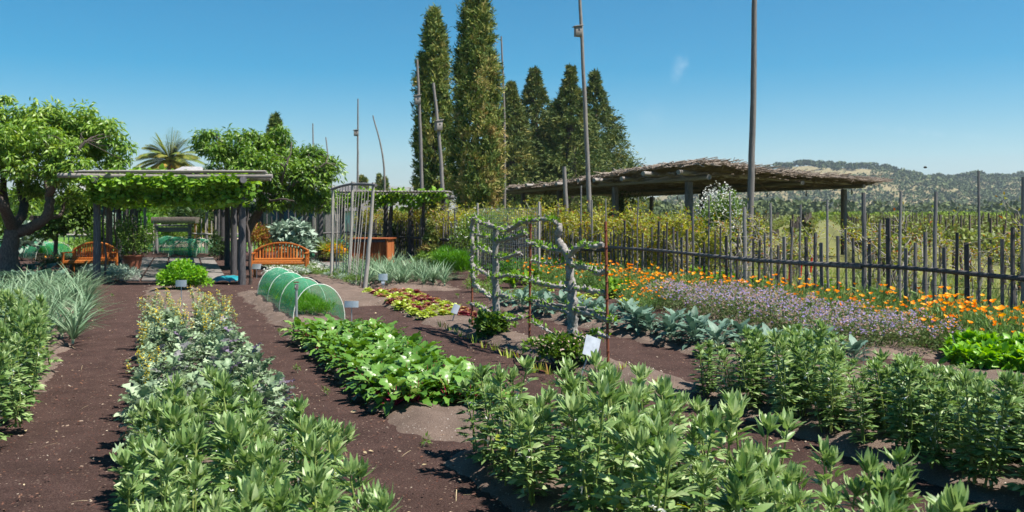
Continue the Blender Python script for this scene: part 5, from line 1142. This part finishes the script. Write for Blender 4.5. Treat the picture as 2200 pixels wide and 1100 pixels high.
def column_tree(name, label, px, D, ytop, ybase, wpx, n, mat, seed, T=T_l, Ls=.3, layered=False, tintz=None, group=None, gold=.2):
    r = np.random.RandomState(seed); H = CAMH + (HOR - ytop) * D / F; z0 = max(0.1, CAMH + (HOR - ybase) * D / F); x = PXP(px, D); Rm = wpx / 2 * D / F
    root = thing(name, label, 'cypress' if 'cypress' in name else 'conifer', (x, D, 0), 0, group); m = MB(); tube(m, [[0, 0, -.1], [0, 0, H * .5], [0, 0, H * .93]], [Rm * .16, .03], 8, .4); m.build('trunk', M['bark'], root)
    def prof(f): # radius by height fraction
        if layered: return (1 - f) ** 1.18 * 1.0 + .005
        return np.clip(np.minimum((f + .12) * 4, 1) * (1 - f ** 3.2) ** .8, .02, 1)
    lf = MB(); nc = n // 34; f = r.rand(nc) ** (1.15 if layered else .95); a = r.uniform(0, 6.28, nc)
    bulge = .66 + .34 * vnoise(a * 1.5 + 5, f * H * .8, seed) + .26 * vnoise(a * 3.1, f * H * 1.9, seed + 5) if not layered else .62 + .5 * vnoise(a * 1.9, f * H * 1.1, seed)
    rad = Rm * prof(f) * bulge * r.uniform(.6, 1.03, nc) ** .6
    c = np.stack([rad * np.cos(a), rad * np.sin(a), z0 + f * (H - z0)], -1); out = azel(a, np.full(nc, .0))
    if layered: c[:, 2] -= .14 * rad
    k = np.repeat(np.arange(nc), 34); q = len(k); s = (Rm * .17 * (.5 + r.rand(nc)) * (np.clip(prof(f) * 1.15, .12, 1) if layered else 1))[k]
    if layered: ax3 = nrm(out * 1.0 + np.array([0, 0, .12])); P = c[k] + ax3[k] * (r.uniform(-1, 1.1, q) * s * 1.5)[:, None] + r.normal(0, .34, (q, 3)) * s[:, None]; dv = nrm(ax3[k] + r.normal(0, .45, (q, 3)) + [0, 0, .15])
    else: ax3 = nrm(out * 1.0 + np.array([0, 0, .9]) + r.normal(0, .25, (nc, 3))); P = c[k] + ax3[k] * (r.uniform(-1, 1, q) * s * 1.3)[:, None] + r.normal(0, .36, (q, 3)) * s[:, None]; dv = nrm(ax3[k] + r.normal(0, .5, (q, 3)))
    clt = r.normal(0, .19, nc) + gold * np.clip(vnoise(a * 2, f * 14, seed + 3) - .35, 0, 1) * (1.6 - f * 1.3)
    lf_t = np.clip(.35 + clt[k] + r.normal(0, .13, q), 0, 1)
    leaves(lf, T, P, dv, nrm(out[k] + r.normal(0, .5, (q, 3))), r.uniform(.6, 1.3, q) * Ls, lf_t, 1.0)
    lf.build('crown', M[mat], root)
    return root
column_tree('cypress_tree', 'slender dark green cypress, the left shorter one of the tall pair', 932, 46, 24, 462, 78, 42000, 'cypress', 41, Ls=.22, gold=.35)
column_tree('cypress_tree', 'very tall golden green cypress reaching the top of the picture', 1024, 40, -25, 470, 104, 56000, 'cypress', 42, Ls=.2, gold=.8)
column_tree('cypress_tree', 'small golden conifer bush at the foot of the big cypress', 925, 31, 478, 560, 60, 5000, 'cypress', 48, Ls=.14, gold=1.1, layered=True)
for i, (px, yt, w_, D) in enumerate([(1098, 180, 215, 84), (1148, 150, 290, 88), (1226, 146, 245, 84), (1278, 156, 280, 90), (1190, 225, 220, 92)]):
    column_tree('redwood_tree', f"dark dense redwood with golden brown tips, {['far left narrow', 'tall pointed left', 'slim middle right', 'rightmost broad', 'low middle'][i]} one of the group", px, D, yt, 440, w_, 26000, 'redwood', 50 + i, Ls=.42, layered=True, gold=.35, group='redwoods behind the brush roof')
for i, (px, yt, w_) in enumerate([(815, 378, 12), (828, 381, 10), (777, 380, 9), (784, 385, 9)]): column_tree('cypress_tree', f"tiny distant cypress {ORD[i]} of four beside the trellis top", px, 150, yt, 440, w_, 2600, 'cypress', 60 + i, Ls=.5, gold=.5, group='tiny distant cypresses')
column_tree('cypress_tree', 'pointed cypress tip rising over the middle peach tree', 592, 60, 250, 430, 42, 9000, 'cypress', 66, Ls=.3, gold=.7)
# palm
D = 90.; c = AT(366, D, 348); root = thing('palm_tree', 'feathery palm tree behind the left pergola roof', 'palm', (c[0], D, 0)); o = np.array([c[0], D, 0]); m = MB(); tube(m, [[0, 0, 0], [0, 0, c[2]]], [.5, .45], 10, lump=.1); m.build('trunk', M['bark'], root); r = np.random.RandomState(3)
for i in range(70):
    az = r.uniform(0, 6.28); el = r.uniform(-.45, 1.4); L_ = 4.1; d = azel(az, el); P = np.array([np.array([0, 0, c[2]]) + d * L_ * t - np.array([0, 0, 2.6 * t * t * math.cos(el)]) for t in np.linspace(0, 1, 8)]); m = MB(); tube(m, P, [.05, .02], 4, cap=False, tint=.5); T_ = nrm(np.gradient(P, axis=0)); n = 66; f = np.repeat(np.linspace(.15, 1, n // 2), 2); q = np.stack([np.interp(f * 7, np.arange(8), P[:, z]) for z in range(3)], -1); tt = np.stack([np.interp(f * 7, np.arange(8), T_[:, z]) for z in range(3)], -1)
    sd = nrm(np.cross(tt, [0, 0, 1.])) * np.tile([1, -1], n // 2)[:, None]; leaves(m, tpl(2, 1, .11, 'lance', .1, .2), q, nrm(sd + tt * .8 + [0, 0, -.25]), np.tile([0, 0, 1.], (n, 1)), .85 * np.sin(np.pi * np.clip(f * .9 + .1, 0, 1)) ** .5 + .1, np.clip(.35 + .35 * math.sin(el) + r.normal(0, .15, n), 0, 1) if el > -.1 else .1 * r.rand(n)); m.build('frond', M['palm'], root)

# ================================================================== BUILDINGS BEHIND
def house(label, px0, px1, D, zr, zw, depth, wall, roofm, hip=.5, win=()):
    x0, x1 = PXP(px0, D), PXP(px1, D); cx_ = (x0 + x1) / 2; root = thing('garden_building', label, 'building', (cx_, D, 0)); hw_ = (x1 - x0) / 2
    m = MB(); box(m, (0, depth / 2, zw / 2), (hw_ * 2, depth, zw)); m.build('wall', wall, root)
    e = .5; z0 = zw - .02; rx = hw_ * (1 - hip); V = [(-hw_ - e, -e, z0), (hw_ + e, -e, z0), (hw_ + e, depth + e, z0), (-hw_ - e, depth + e, z0), (-rx, depth / 2, zr), (rx, depth / 2, zr)]
    m = MB(); m.add(V, np.array([(0, 1, 5, 4), (2, 3, 4, 5)])); m.add(V, np.array([(1, 2, 5), (3, 0, 4)])); m.add(V, np.array([(3, 2, 1, 0)])); m.build('roof', roofm, root, smooth=False)
    for (a_, b_, w_, h_) in win: m = MB(); box(m, (a_ * hw_, -.03, b_), (w_, .08, h_)); m.build('window', M['darkglass'], root)
house('low garden house with pale grey domed shingle roof behind the pergola', 328, 422, 66, 5.35, 3.9, 7, M['stucco'], M['shingle'], .55, [(-.5, 1.8, 1, 1.2), (.3, 1.8, 1, 1.2)])
house('ochre walled house with dark roof behind the left pergola', 160, 275, 62, 4.75, 3.3, 8, M['stucco'], M['shingle'], .3, [(-.6, 1.6, 1.1, 1.2), (.1, 1.6, 1.1, 1.2), (.6, 1.2, 1, 2)])
house('dark open shed with low roof behind the right bench', 560, 700, 52, 3.0, 2.6, 5, M['stake'], M['shingle'], .2, [(0, 1.2, 2.6, 1.8)])
house('grey greenhouse shed with sloping roof behind the trellis', 688, 800, 70, 3.9, 1.9, 6, M['tarpblue'], M['stake'], .6)
m = MB(); c = AT(377, 44, 473); tt_ = thing('raised_planter', 'long brown timber planter box beyond the garden gate', 'planter', (c[0], 44, 0)); box(m, (0, 0, 1.38), (2.2, .6, .32)); m.build('box', M['bark'], tt_); m = MB()
for s in (-1, 1): beam(m, [s * 1., 0, 0], [s * 1., 0, 1.22], .12)
m.build('leg', M['boxwood'], tt_)
D = 50.; bush('clipped_hedge', 'clipped square green hedge seen through the garden gate', 'hedge', (PXP(372, D), D, 0), 1.35, .6, 1.15, 5200, T_s, .1, 'green', 71, 40, W=1.5, tint=(.75, .2), spread=.3)
# shrubs in the middle distance : (px, py base, half width px, height px top y, mat, leaf, label)
mid = [(635, 562, 45, 478, 'silver', T_dino, .28, 1500, 'large silvery artichoke bush behind the right bench', 'artichoke', .4),
 (565, 560, 30, 470, 'lettuce', T_l, .14, 1600, 'pale yellow green bush behind the right bench', 'shrub', .1), (668, 548, 22, 510, 'bright', T_s, .1, 900, 'bright green bush right of the artichoke', 'shrub', .3),
 (720, 560, 26, 525, 'lettuce', T_leek, .5, 500, 'clump of tall orange wallflowers behind the trellis', 'wallflower', .4), (860, 552, 34, 470, 'dark', T_s, .1, 2600, 'dark leafy shrub under the middle pergola', 'shrub', .9),
 (945, 560, 40, 500, 'dark', T_s, .1, 2200, 'dark shrub at the foot of the cypresses', 'shrub', .7), (905, 585, 20, 545, 'green', T_s, .09, 800, 'small green shrub behind the middle leeks', 'shrub', .8),
 (952, 590, 32, 540, 'green', T_round, .11, 1100, 'pale leafy shrub left of the fennel', 'shrub', .9), (45, 560, 32, 470, 'silver', T_round, .22, 700, 'broad pale leaved cabbage like bush behind the old peach', 'leafy bush', .2),
 (100, 548, 55, 528, 'bright', T_s, .12, 1600, 'low bright green hedge strip left of the bench', 'hedge', .4), (210, 545, 60, 508, 'green', T_s, .12, 2400, 'green shrub row behind the left bench', 'shrub', .7), (340, 540, 32, 500, 'green', T_s, .1, 1500, 'green shrub left of the gate opening', 'shrub', .8),
 (440, 540, 26, 460, 'hedgeleaf', T_s, .12, 1500, 'yellow green climbing shrub right of the gate', 'shrub', .6), (265, 520, 60, 455, 'silver', T_s, .14, 2400, 'grey green olive like bush beyond the left fence', 'shrub', .05), (170, 520, 60, 440, 'green', T_s, .16, 2400, 'green bush beyond the left fence', 'shrub', .7), (60, 520, 70, 430, 'green', T_s, .16, 2600, 'tall green bush beyond the fence at far left', 'shrub', .5),
 (-10, 560, 60, 440, 'green', T_s, .14, 2600, 'dense green bush at the left margin', 'shrub', .5), (470, 560, 22, 500, 'dark', T_s, .09, 1200, 'dark shrub between the right pergola posts', 'shrub', .7), (300, 505, 45, 452, 'bright', T_s, .2, 1600, 'bright shrub under the far pergola end', 'shrub', .2), (215, 552, 28, 470, 'peach', T_s, .12, 1800, 'leafy branch thicket between bench and pergola', 'shrub', .4)]
for i, (px, pb, hw_, yt, mt, T_, Ls, n, lb, ct, tn) in enumerate(mid):
    D = min(F * CAMH / (pb - HOR), 48.); h_ = CAMH - (yt - HOR) * D / F; x_ = PXP(px, D); rx = hw_ * D / F
    ex = [('blossom', 'orange', 240, T_s, .1)] if 'orange' in lb else None
    bush('garden_shrub', lb, ct, (x_, D, 0), rx, min(rx, 1.1), h_, n, T_, Ls, mt, 900 + i, 16, tint=(tn, .22), extra=ex, up=.6)
# dark trees behind the left side
for i, (px, yt, D, hw_, mt) in enumerate([(-60, 380, 55, 90, 'dark'), (60, 400, 58, 80, 'green'), (180, 410, 70, 60, 'dark'), (460, 425, 75, 50, 'green'), (540, 430, 62, 60, 'dark'), (640, 436, 60, 50, 'dark'), (300, 436, 74, 50, 'dark'), (400, 432, 80, 50, 'green'), (870, 452, 60, 35, 'green'), (330, 428, 55, 45, 'green'), (415, 430, 56, 45, 'dark'), (290, 440, 52, 25, 'dark')]):
    h_ = CAMH - (yt - HOR) * D / F; bush('background_tree', f"leafy background tree {ORD[i]} from left of those beyond the far fence", 'tree', (PXP(px, D), D, 0), hw_ * D / F, 2.5, h_, 3600, T_s, .3, mt, 950 + i, 26, 'background trees beyond the far fence', tint=(.6, .25), sr=.12)

# ================================================================== VINES BEHIND THE FENCE AND VINEYARD
def scrag(seed, H, nleaf, twiggy, mat='hedgeleaf', leafL=.075, tint=(.55, .3), spread=.5):
    r = np.random.RandomState(seed); root = thing('climbing_vine', 'x', 'vine'); st = MB(); lf = MB(); tips = []
    for q in range(5):
        a = r.uniform(0, 6.28); b = [r.uniform(-.2, .2), r.uniform(-.2, .2), -.05]; P = smooth_path([b, [r.uniform(-.2, .2), r.uniform(-.2, .2), H * .4], [math.cos(a) * spread * .6, math.sin(a) * .3, H * .75], [math.cos(a) * spread, math.sin(a) * .4, H * r.uniform(.8, 1.0)]], 5, .035); tube(st, P, [.022, .006], 5, r.rand(), cap=False); tips += list(P[3:])
        for s in range(twiggy):
            c = P[r.randint(4, len(P))]; d = rdir(r, 1, -.3)[0]; Lg = r.uniform(.2, .55); Q = smooth_path([c, c + d * Lg * .5 + [0, 0, .05], c + d * Lg + r.normal(0, .12, 3)], 3, .015); tube(st, Q, [.007, .003], 3, r.rand(), cap=False); tips += list(Q)
    tips = np.array(tips); k = r.randint(0, len(tips), nleaf); d = rdir(r, nleaf, -.5); leaves(lf, T_s, tips[k] + d * r.uniform(.01, .13, (nleaf, 1)), nrm(d + [0, 0, .3]), rdir(r, nleaf, 0), r.uniform(.6, 1.3, nleaf) * leafL, np.clip(r.normal(*tint, nleaf), 0, 1), 1.2)
    lf.build('foliage', M[mat], root); st.build('stem', M['cane'], root); return root
thick = Pool([scrag(1100 + i, 1.9, 1500, 10, leafL=.085, tint=(.6, .28)) for i in range(4)]); thin = Pool([scrag(1110 + i, 1.72, 430, 8, leafL=.062, tint=(.52, .3), spread=.6) for i in range(5)])
def FO(D, off): c = 1 / math.sqrt(1 + .56 ** 2); return np.array([fenceX(D) + off * c, D + off * c * .56, 0.])
D = 12.2; k = 0
while D < 40:
    for off in (.45, 1.15):
        if D < 20 and random.random() < .2: continue
        dense = D > 20.5 or random.random() < .12 and D > 17
        p = FO(D + random.uniform(-.2, .2), off + random.uniform(-.1, .2)); lab = f"{'yellow green leafy' if dense else 'scraggly half bare'} vine {ORD[k]} along behind the stake fence, {'fence side' if off < 1 else 'field side'}"
        (thick if dense else thin).place(tuple(p), random.uniform(0, 6.28), random.uniform(.76, .95) if dense else random.uniform(.64, 1.0), lab, 'vines along the back of the stake fence')
    D += .62 if D > 20 else .8; k += 1
D = 26.
thick.finish(); thin.finish()
p = FO(22.0, 3.2); bush('flowering_bush', 'cream flowering green bush under the corner of the brush roof', 'flowering bush', (PXP(1545, 24.5), 24.5, 0), .75, .6, 2.65, 3000, T_s, .1, 'green', 72, 22, tint=(.7, .25), extra=[('blossom', 'white', 900, T_s, .05)])
p = FO(27.0, 2.2); bush('climbing_bush', 'dark green climber under the brush roof left of its corner', 'climber', (PXP(1330, 36), 36, 0), 1.1, .8, 2.75, 2600, T_s, .12, 'dark', 73, 18, tint=(.6, .25))
bush('climbing_bush', 'dark climber under the far left end of the brush roof', 'climber', (PXP(1180, 44), 44, 0), 1.3, .8, 2.7, 2400, T_s, .13, 'dark', 74, 18, tint=(.5, .25))
# vineyard rows: individual vines near, the rest one mass
def vy(seed):
    r = np.random.RandomState(seed); root = thing('vineyard_vine', 'x', 'grape vine'); st = MB(); lf = MB(); tube(st, smooth_path([[0, 0, -.05], [.03, 0, .4], [0, .02, .8]], 3, .02), [.05, .04], 6, .3, lump=.2)
    for s in (-1, 1): tube(st, smooth_path([[0, 0, .78], [s * .3, 0, .86], [s * .7, 0, .85]], 3, .015), [.03, .02], 5, .3, cap=False)
    tube(st, [[.1, 0, 0], [.1, 0, 1.7]], .03, 4, .4)
    n = 210; P = np.stack([r.uniform(-.8, .8, n), r.normal(0, .16, n), .8 + r.uniform(-.15, .5, n)], -1); leaves(lf, T_round, P, rdir(r, n, -.3), rdir(r, n, 0), r.uniform(.07, .13, n), r.rand(n)); lf.build('foliage', M['vinefield'], root); st.build('trunk', M['bark'], root); return root
vp = Pool([vy(1200 + i) for i in range(4)]); cnt = 0; far = []
vdir = nrm(np.array([.35, 1, 0])); vside = np.array([vdir[1], -vdir[0], 0]); vang = math.atan2(vdir[1], vdir[0])
for row in range(-10, 60):
    for s in range(0, 90):
        p = np.array([12., 22., 0]) + vside * row * 2.4 + vdir * (s * 1.7 - 20)
        if p[1] < 14 or p[1] > 118 or p[0] < fenceX(p[1]) + 3.2: continue
        px = 1100 + F * p[0] / p[1]
        if px > 2290 or px < 1120: continue
        if p[1] < 62 and px < 1500 and p[1] > 26 and (p[0] < 12): continue
        far.append((p[1], p, row, s))
far.sort(key=lambda q: q[0]); rows0 = sorted({q[2] for q in far})
for q in far[:250]: vp.place(tuple(q[1]), vang + random.uniform(-.1, .1), random.uniform(.85, 1.05), f"vineyard vine {ORD[min(68, q[3])]} along row {q[2] + 11} of the field beyond the fence", 'vines of the vineyard beyond the fence')
vp.finish(); m = MB(); r = np.random.RandomState(5); rest = np.array([q[1] for q in far[250:]])
if len(rest):
    n = len(rest) * 40; k = r.randint(0, len(rest), n); P = rest[k] + vdir * r.uniform(-.85, .85, (n, 1)) + np.stack([r.normal(0, .2, n), r.normal(0, .2, n), .8 + r.uniform(-.15, .6, n)], -1); leaves(m, T_s, P, rdir(r, n), rdir(r, n, 0), r.uniform(.14, .26, n), r.rand(n), 1.4)
    tag(m.build('vineyard_mass', M['vinefield']), 'far rows of vineyard vines merging into one green field', 'vineyard', kind='stuff')
# grass beyond the fence
m = MB(); r = np.random.RandomState(6); n = 26000; Dg = 9 + 34 * r.rand(n) ** 1.3; off = .2 + 9 * r.rand(n) ** 1.4; c_ = 1 / math.sqrt(1 + .56 ** 2); P = np.stack([fenceX(Dg) + off * c_, Dg + off * c_ * .56, 0 * Dg - .06], -1)
leaves(m, tpl(2, 1, .07, 'blade', 0, .35), P, azel(r.uniform(0, 6.28, n), r.uniform(.8, 1.5, n)), rdir(r, n, 0), r.uniform(.12, .34, n), r.rand(n)); tag(m.build('grass', M['grass']), 'rough green grass growing beyond the stake fence', 'grass', kind='stuff')
for i, (px, py) in enumerate([(1695, 590), (1720, 580), (1742, 572), (1985, 600)]):
    p = FO(FD(px) - .0, .25); q = AT(px, p[1], py); m = MB(); t0 = q - [0, 0, .12]; beam(m, t0, q + [.02, 0, .16], .035, .004, rot=1.5708, tint=.5); tag(m.build('marker_ribbon', M['redcloth']), f"small red plastic marker {ORD[i]} from left behind the stake fence", 'marker', 'red markers behind the stake fence')

# ================================================================== HILLS
HD = 1500.
rx_ = [1100, 1250, 1340, 1400, 1460, 1520, 1570, 1620, 1680, 1725, 1780, 1850, 1880, 1930, 1990, 2050, 2100, 2150, 2200, 2350, 2600, 3000]
ry_ = [452, 450, 445, 428, 408, 390, 376, 366, 357, 352, 356, 358, 360, 376, 382, 380, 377, 383, 378, 370, 390, 430]
def hill(X, Y):
    px = 1100 + F * X / HD; h = (HOR - np.interp(px, rx_, ry_)) / F * HD
    f = np.clip((Y - 900) / (HD - 900), 0, 1); f = np.where(Y > HD, np.clip(1 - (Y - HD) / 900, 0, 1), f); f = f * f * (3 - 2 * f) * .55 + f * .45
    n = fbm(X / 110, Y / 110, 4) - .5; n2 = np.abs(fbm(X / 60, Y / 200, 8) - .5)
    return h * f + n * 34 * f * (1 - f) * 2.2 - n2 * 30 * f * (1 - f) * 2 - 1.5 + 3 * f * (fbm(X / 20, Y / 20, 1) - .5)
xs = np.linspace(40, 1500, 190); ys = np.concatenate([np.linspace(880, 1560, 110), np.linspace(1580, 2450, 20)])
M['hill'] = ground_mat('hill_ground', [(0.13, 0.13, 0.06), (0.25, 0.21, 0.115), (0.37, 0.3, 0.18)], [(0.1, 0.12, 0.06), (0.2, 0.18, 0.1)], scale=.12, amt=.35, bump=0, big=(.8, 1.15))
struct(sheet('hill', xs, ys, hill, M['hill']))
def oak(seed, n=150):
    r = np.random.RandomState(seed); root = thing('oak_tree', 'x', 'oak tree'); m = MB(); c = rdir(r, 12, -.2) * [.62, .62, .42] + [0, 0, .72]; k = r.randint(0, 12, n); d = rdir(r, n); leaves(m, T_s, c[k] + d * .3, nrm(d + rdir(r, n)), d, r.uniform(.28, .5, n), np.clip(.35 + .3 * r.rand(n), 0, 1), 2.2); m.build('crown', M['oak'], root); m = MB(); tube(m, [[0, 0, -.1], [0, 0, .6]], .07, 5); m.build('trunk', M['bark'], root); return root
op = Pool([oak(1300 + i) for i in range(5)]); r = np.random.RandomState(21)
ridge = []
for i in range(115):
    px = r.uniform(1530, 2225); X_ = (px - 1100) / F * HD; Y_ = HD - abs(r.normal(0, 1)) * 70 + 10; 
    if 1640 < px < 1880 and Y_ < HD - 20 and r.rand() < .5: Y_ = HD - 20 + r.uniform(0, 20)
    ridge.append((px, X_, Y_))
ridge.sort()
for i, (px, X_, Y_) in enumerate(ridge):
    s = r.uniform(4., 8.); op.place((X_, Y_, float(hill(X_, Y_)) - .3), r.uniform(0, 6), (s * 1.25, s * 1.25, s), f"round dark oak on the hill ridge, number {i + 1} from left along the crest" if i >= 68 else f"round dark oak {ORD[i]} from left along the hill crest", 'oaks along the hill ridge')
op.finish()
m = MB(); n = 5200; px = r.uniform(1200, 2350, n); Y_ = 930 + 560 * r.rand(n); X_ = (px - 1100) / F * Y_ * r.uniform(.98, 1.02, n); dn = fbm(X_ / 90, Y_ / 90, 31); keep = (r.rand(n) < np.clip((dn - np.where(px > 1890, .33, .39)) * 5, .1, .85)) & ~((px > 1620) & (px < 1880) & (Y_ > 1330) & (r.rand(n) < .88)); X_ = X_[keep]; Y_ = Y_[keep]; Z_ = hill(X_, Y_); n = len(X_)
sz = r.uniform(2.2, 5.6, n); q = 16; k = np.repeat(np.arange(n), q); d = rdir(r, n * q, -.2); P = np.stack([X_, Y_, Z_], -1)[k] + d * (sz[k] * .7)[:, None] * [1, 1, .8] + np.stack([0 * k, 0 * k, sz[k] * .35], -1)
leaves(m, T_s, P, nrm(d + rdir(r, n * q)), d, sz[k] * r.uniform(.5, .9, n * q), np.repeat(r.rand(n), q) * .7 + .3 * r.rand(n * q), 2.0)
tag(m.build('hillside_woods', M['oak']), 'scattered oak scrub covering the distant hillside', 'woods', kind='stuff')
# tree line at the foot of the hills
m = MB(); n = 640; px = r.uniform(1330, 2320, n); D_ = r.uniform(330, 520, n); yel = (px > 1740) & (px < 2170) & (r.rand(n) < .75); D_ = np.where(yel, r.uniform(170, 230, n), D_); X_ = (px - 1100) / F * D_; sz = np.where(yel, r.uniform(.7, 1.1, n), r.uniform(1.6, 4.2, n)); mats = [('yellow_tree_line', 'farpoplar', yel, 'band of yellow green trees at the foot of the hills'), ('tree_line', 'oak', ~yel, 'dark far tree line across the valley floor')]
for nm, mt, msk, lb in mats:
    m = MB(); idx = np.where(msk)[0]; q = 26; k = np.repeat(idx, q); d = rdir(r, len(k), -.3); P = np.stack([X_[k], D_[k], 0 * k + sz[k] * .6], -1) + d * sz[k][:, None] * [1.2, 1, .9]; leaves(m, T_s, P, nrm(d + rdir(r, len(k))), d, sz[k] * .55, r.rand(len(k)), 2.0); tag(m.build(nm, M[mt]), lb, 'tree line', kind='stuff')
m = MB(); slab(m, [(60, 230), (260, 230), (300, 300), (50, 300)], -.02, .05); struct(m.build('road', M['stone'], smooth=False))
# far blue range
def far_r(X, Y): return (CAMH + 195 * np.exp(-((X + 900) / 1500) ** 2) * (.75 + .45 * fbm(X / 700, Y / 700, 6)) + 40 * fbm(X / 300, 0 * Y, 4)) * np.clip(1 - np.abs(Y - 6600) / 900, 0, 1) - 2
struct(sheet('far_hills', np.linspace(-5200, 2200, 120), np.linspace(5650, 7400, 14), far_r, M['hill']))

# ================================================================== HAZE
hz = bpy.data.meshes.new('haze'); bx = [(-6900, -60, -3), (6900, -60, -3), (6900, 8200, -3), (-6900, 8200, -3), (-6900, -60, 330), (6900, -60, 330), (6900, 8200, 330), (-6900, 8200, 330)]
hz.from_pydata(bx, [], [(3, 2, 1, 0), (4, 5, 6, 7), (0, 1, 5, 4), (1, 2, 6, 5), (2, 3, 7, 6), (3, 0, 4, 7)]); ho = bpy.data.objects.new('haze', hz); COL.objects.link(ho)
hm, hnt, hout = new_mat('haze_air'); pv = N(hnt, 'ShaderNodeVolumePrincipled'); pv.inputs['Color'].default_value = (0.72, 0.85, 1, 1); pv.inputs['Density'].default_value = 0.00014; pv.inputs['Anisotropy'].default_value = 0.2
L(hnt, pv.outputs[0], hout.inputs['Volume']); hz.materials.append(hm); tag(ho, 'thin blue air haze over the valley and hills', 'haze', kind='stuff')
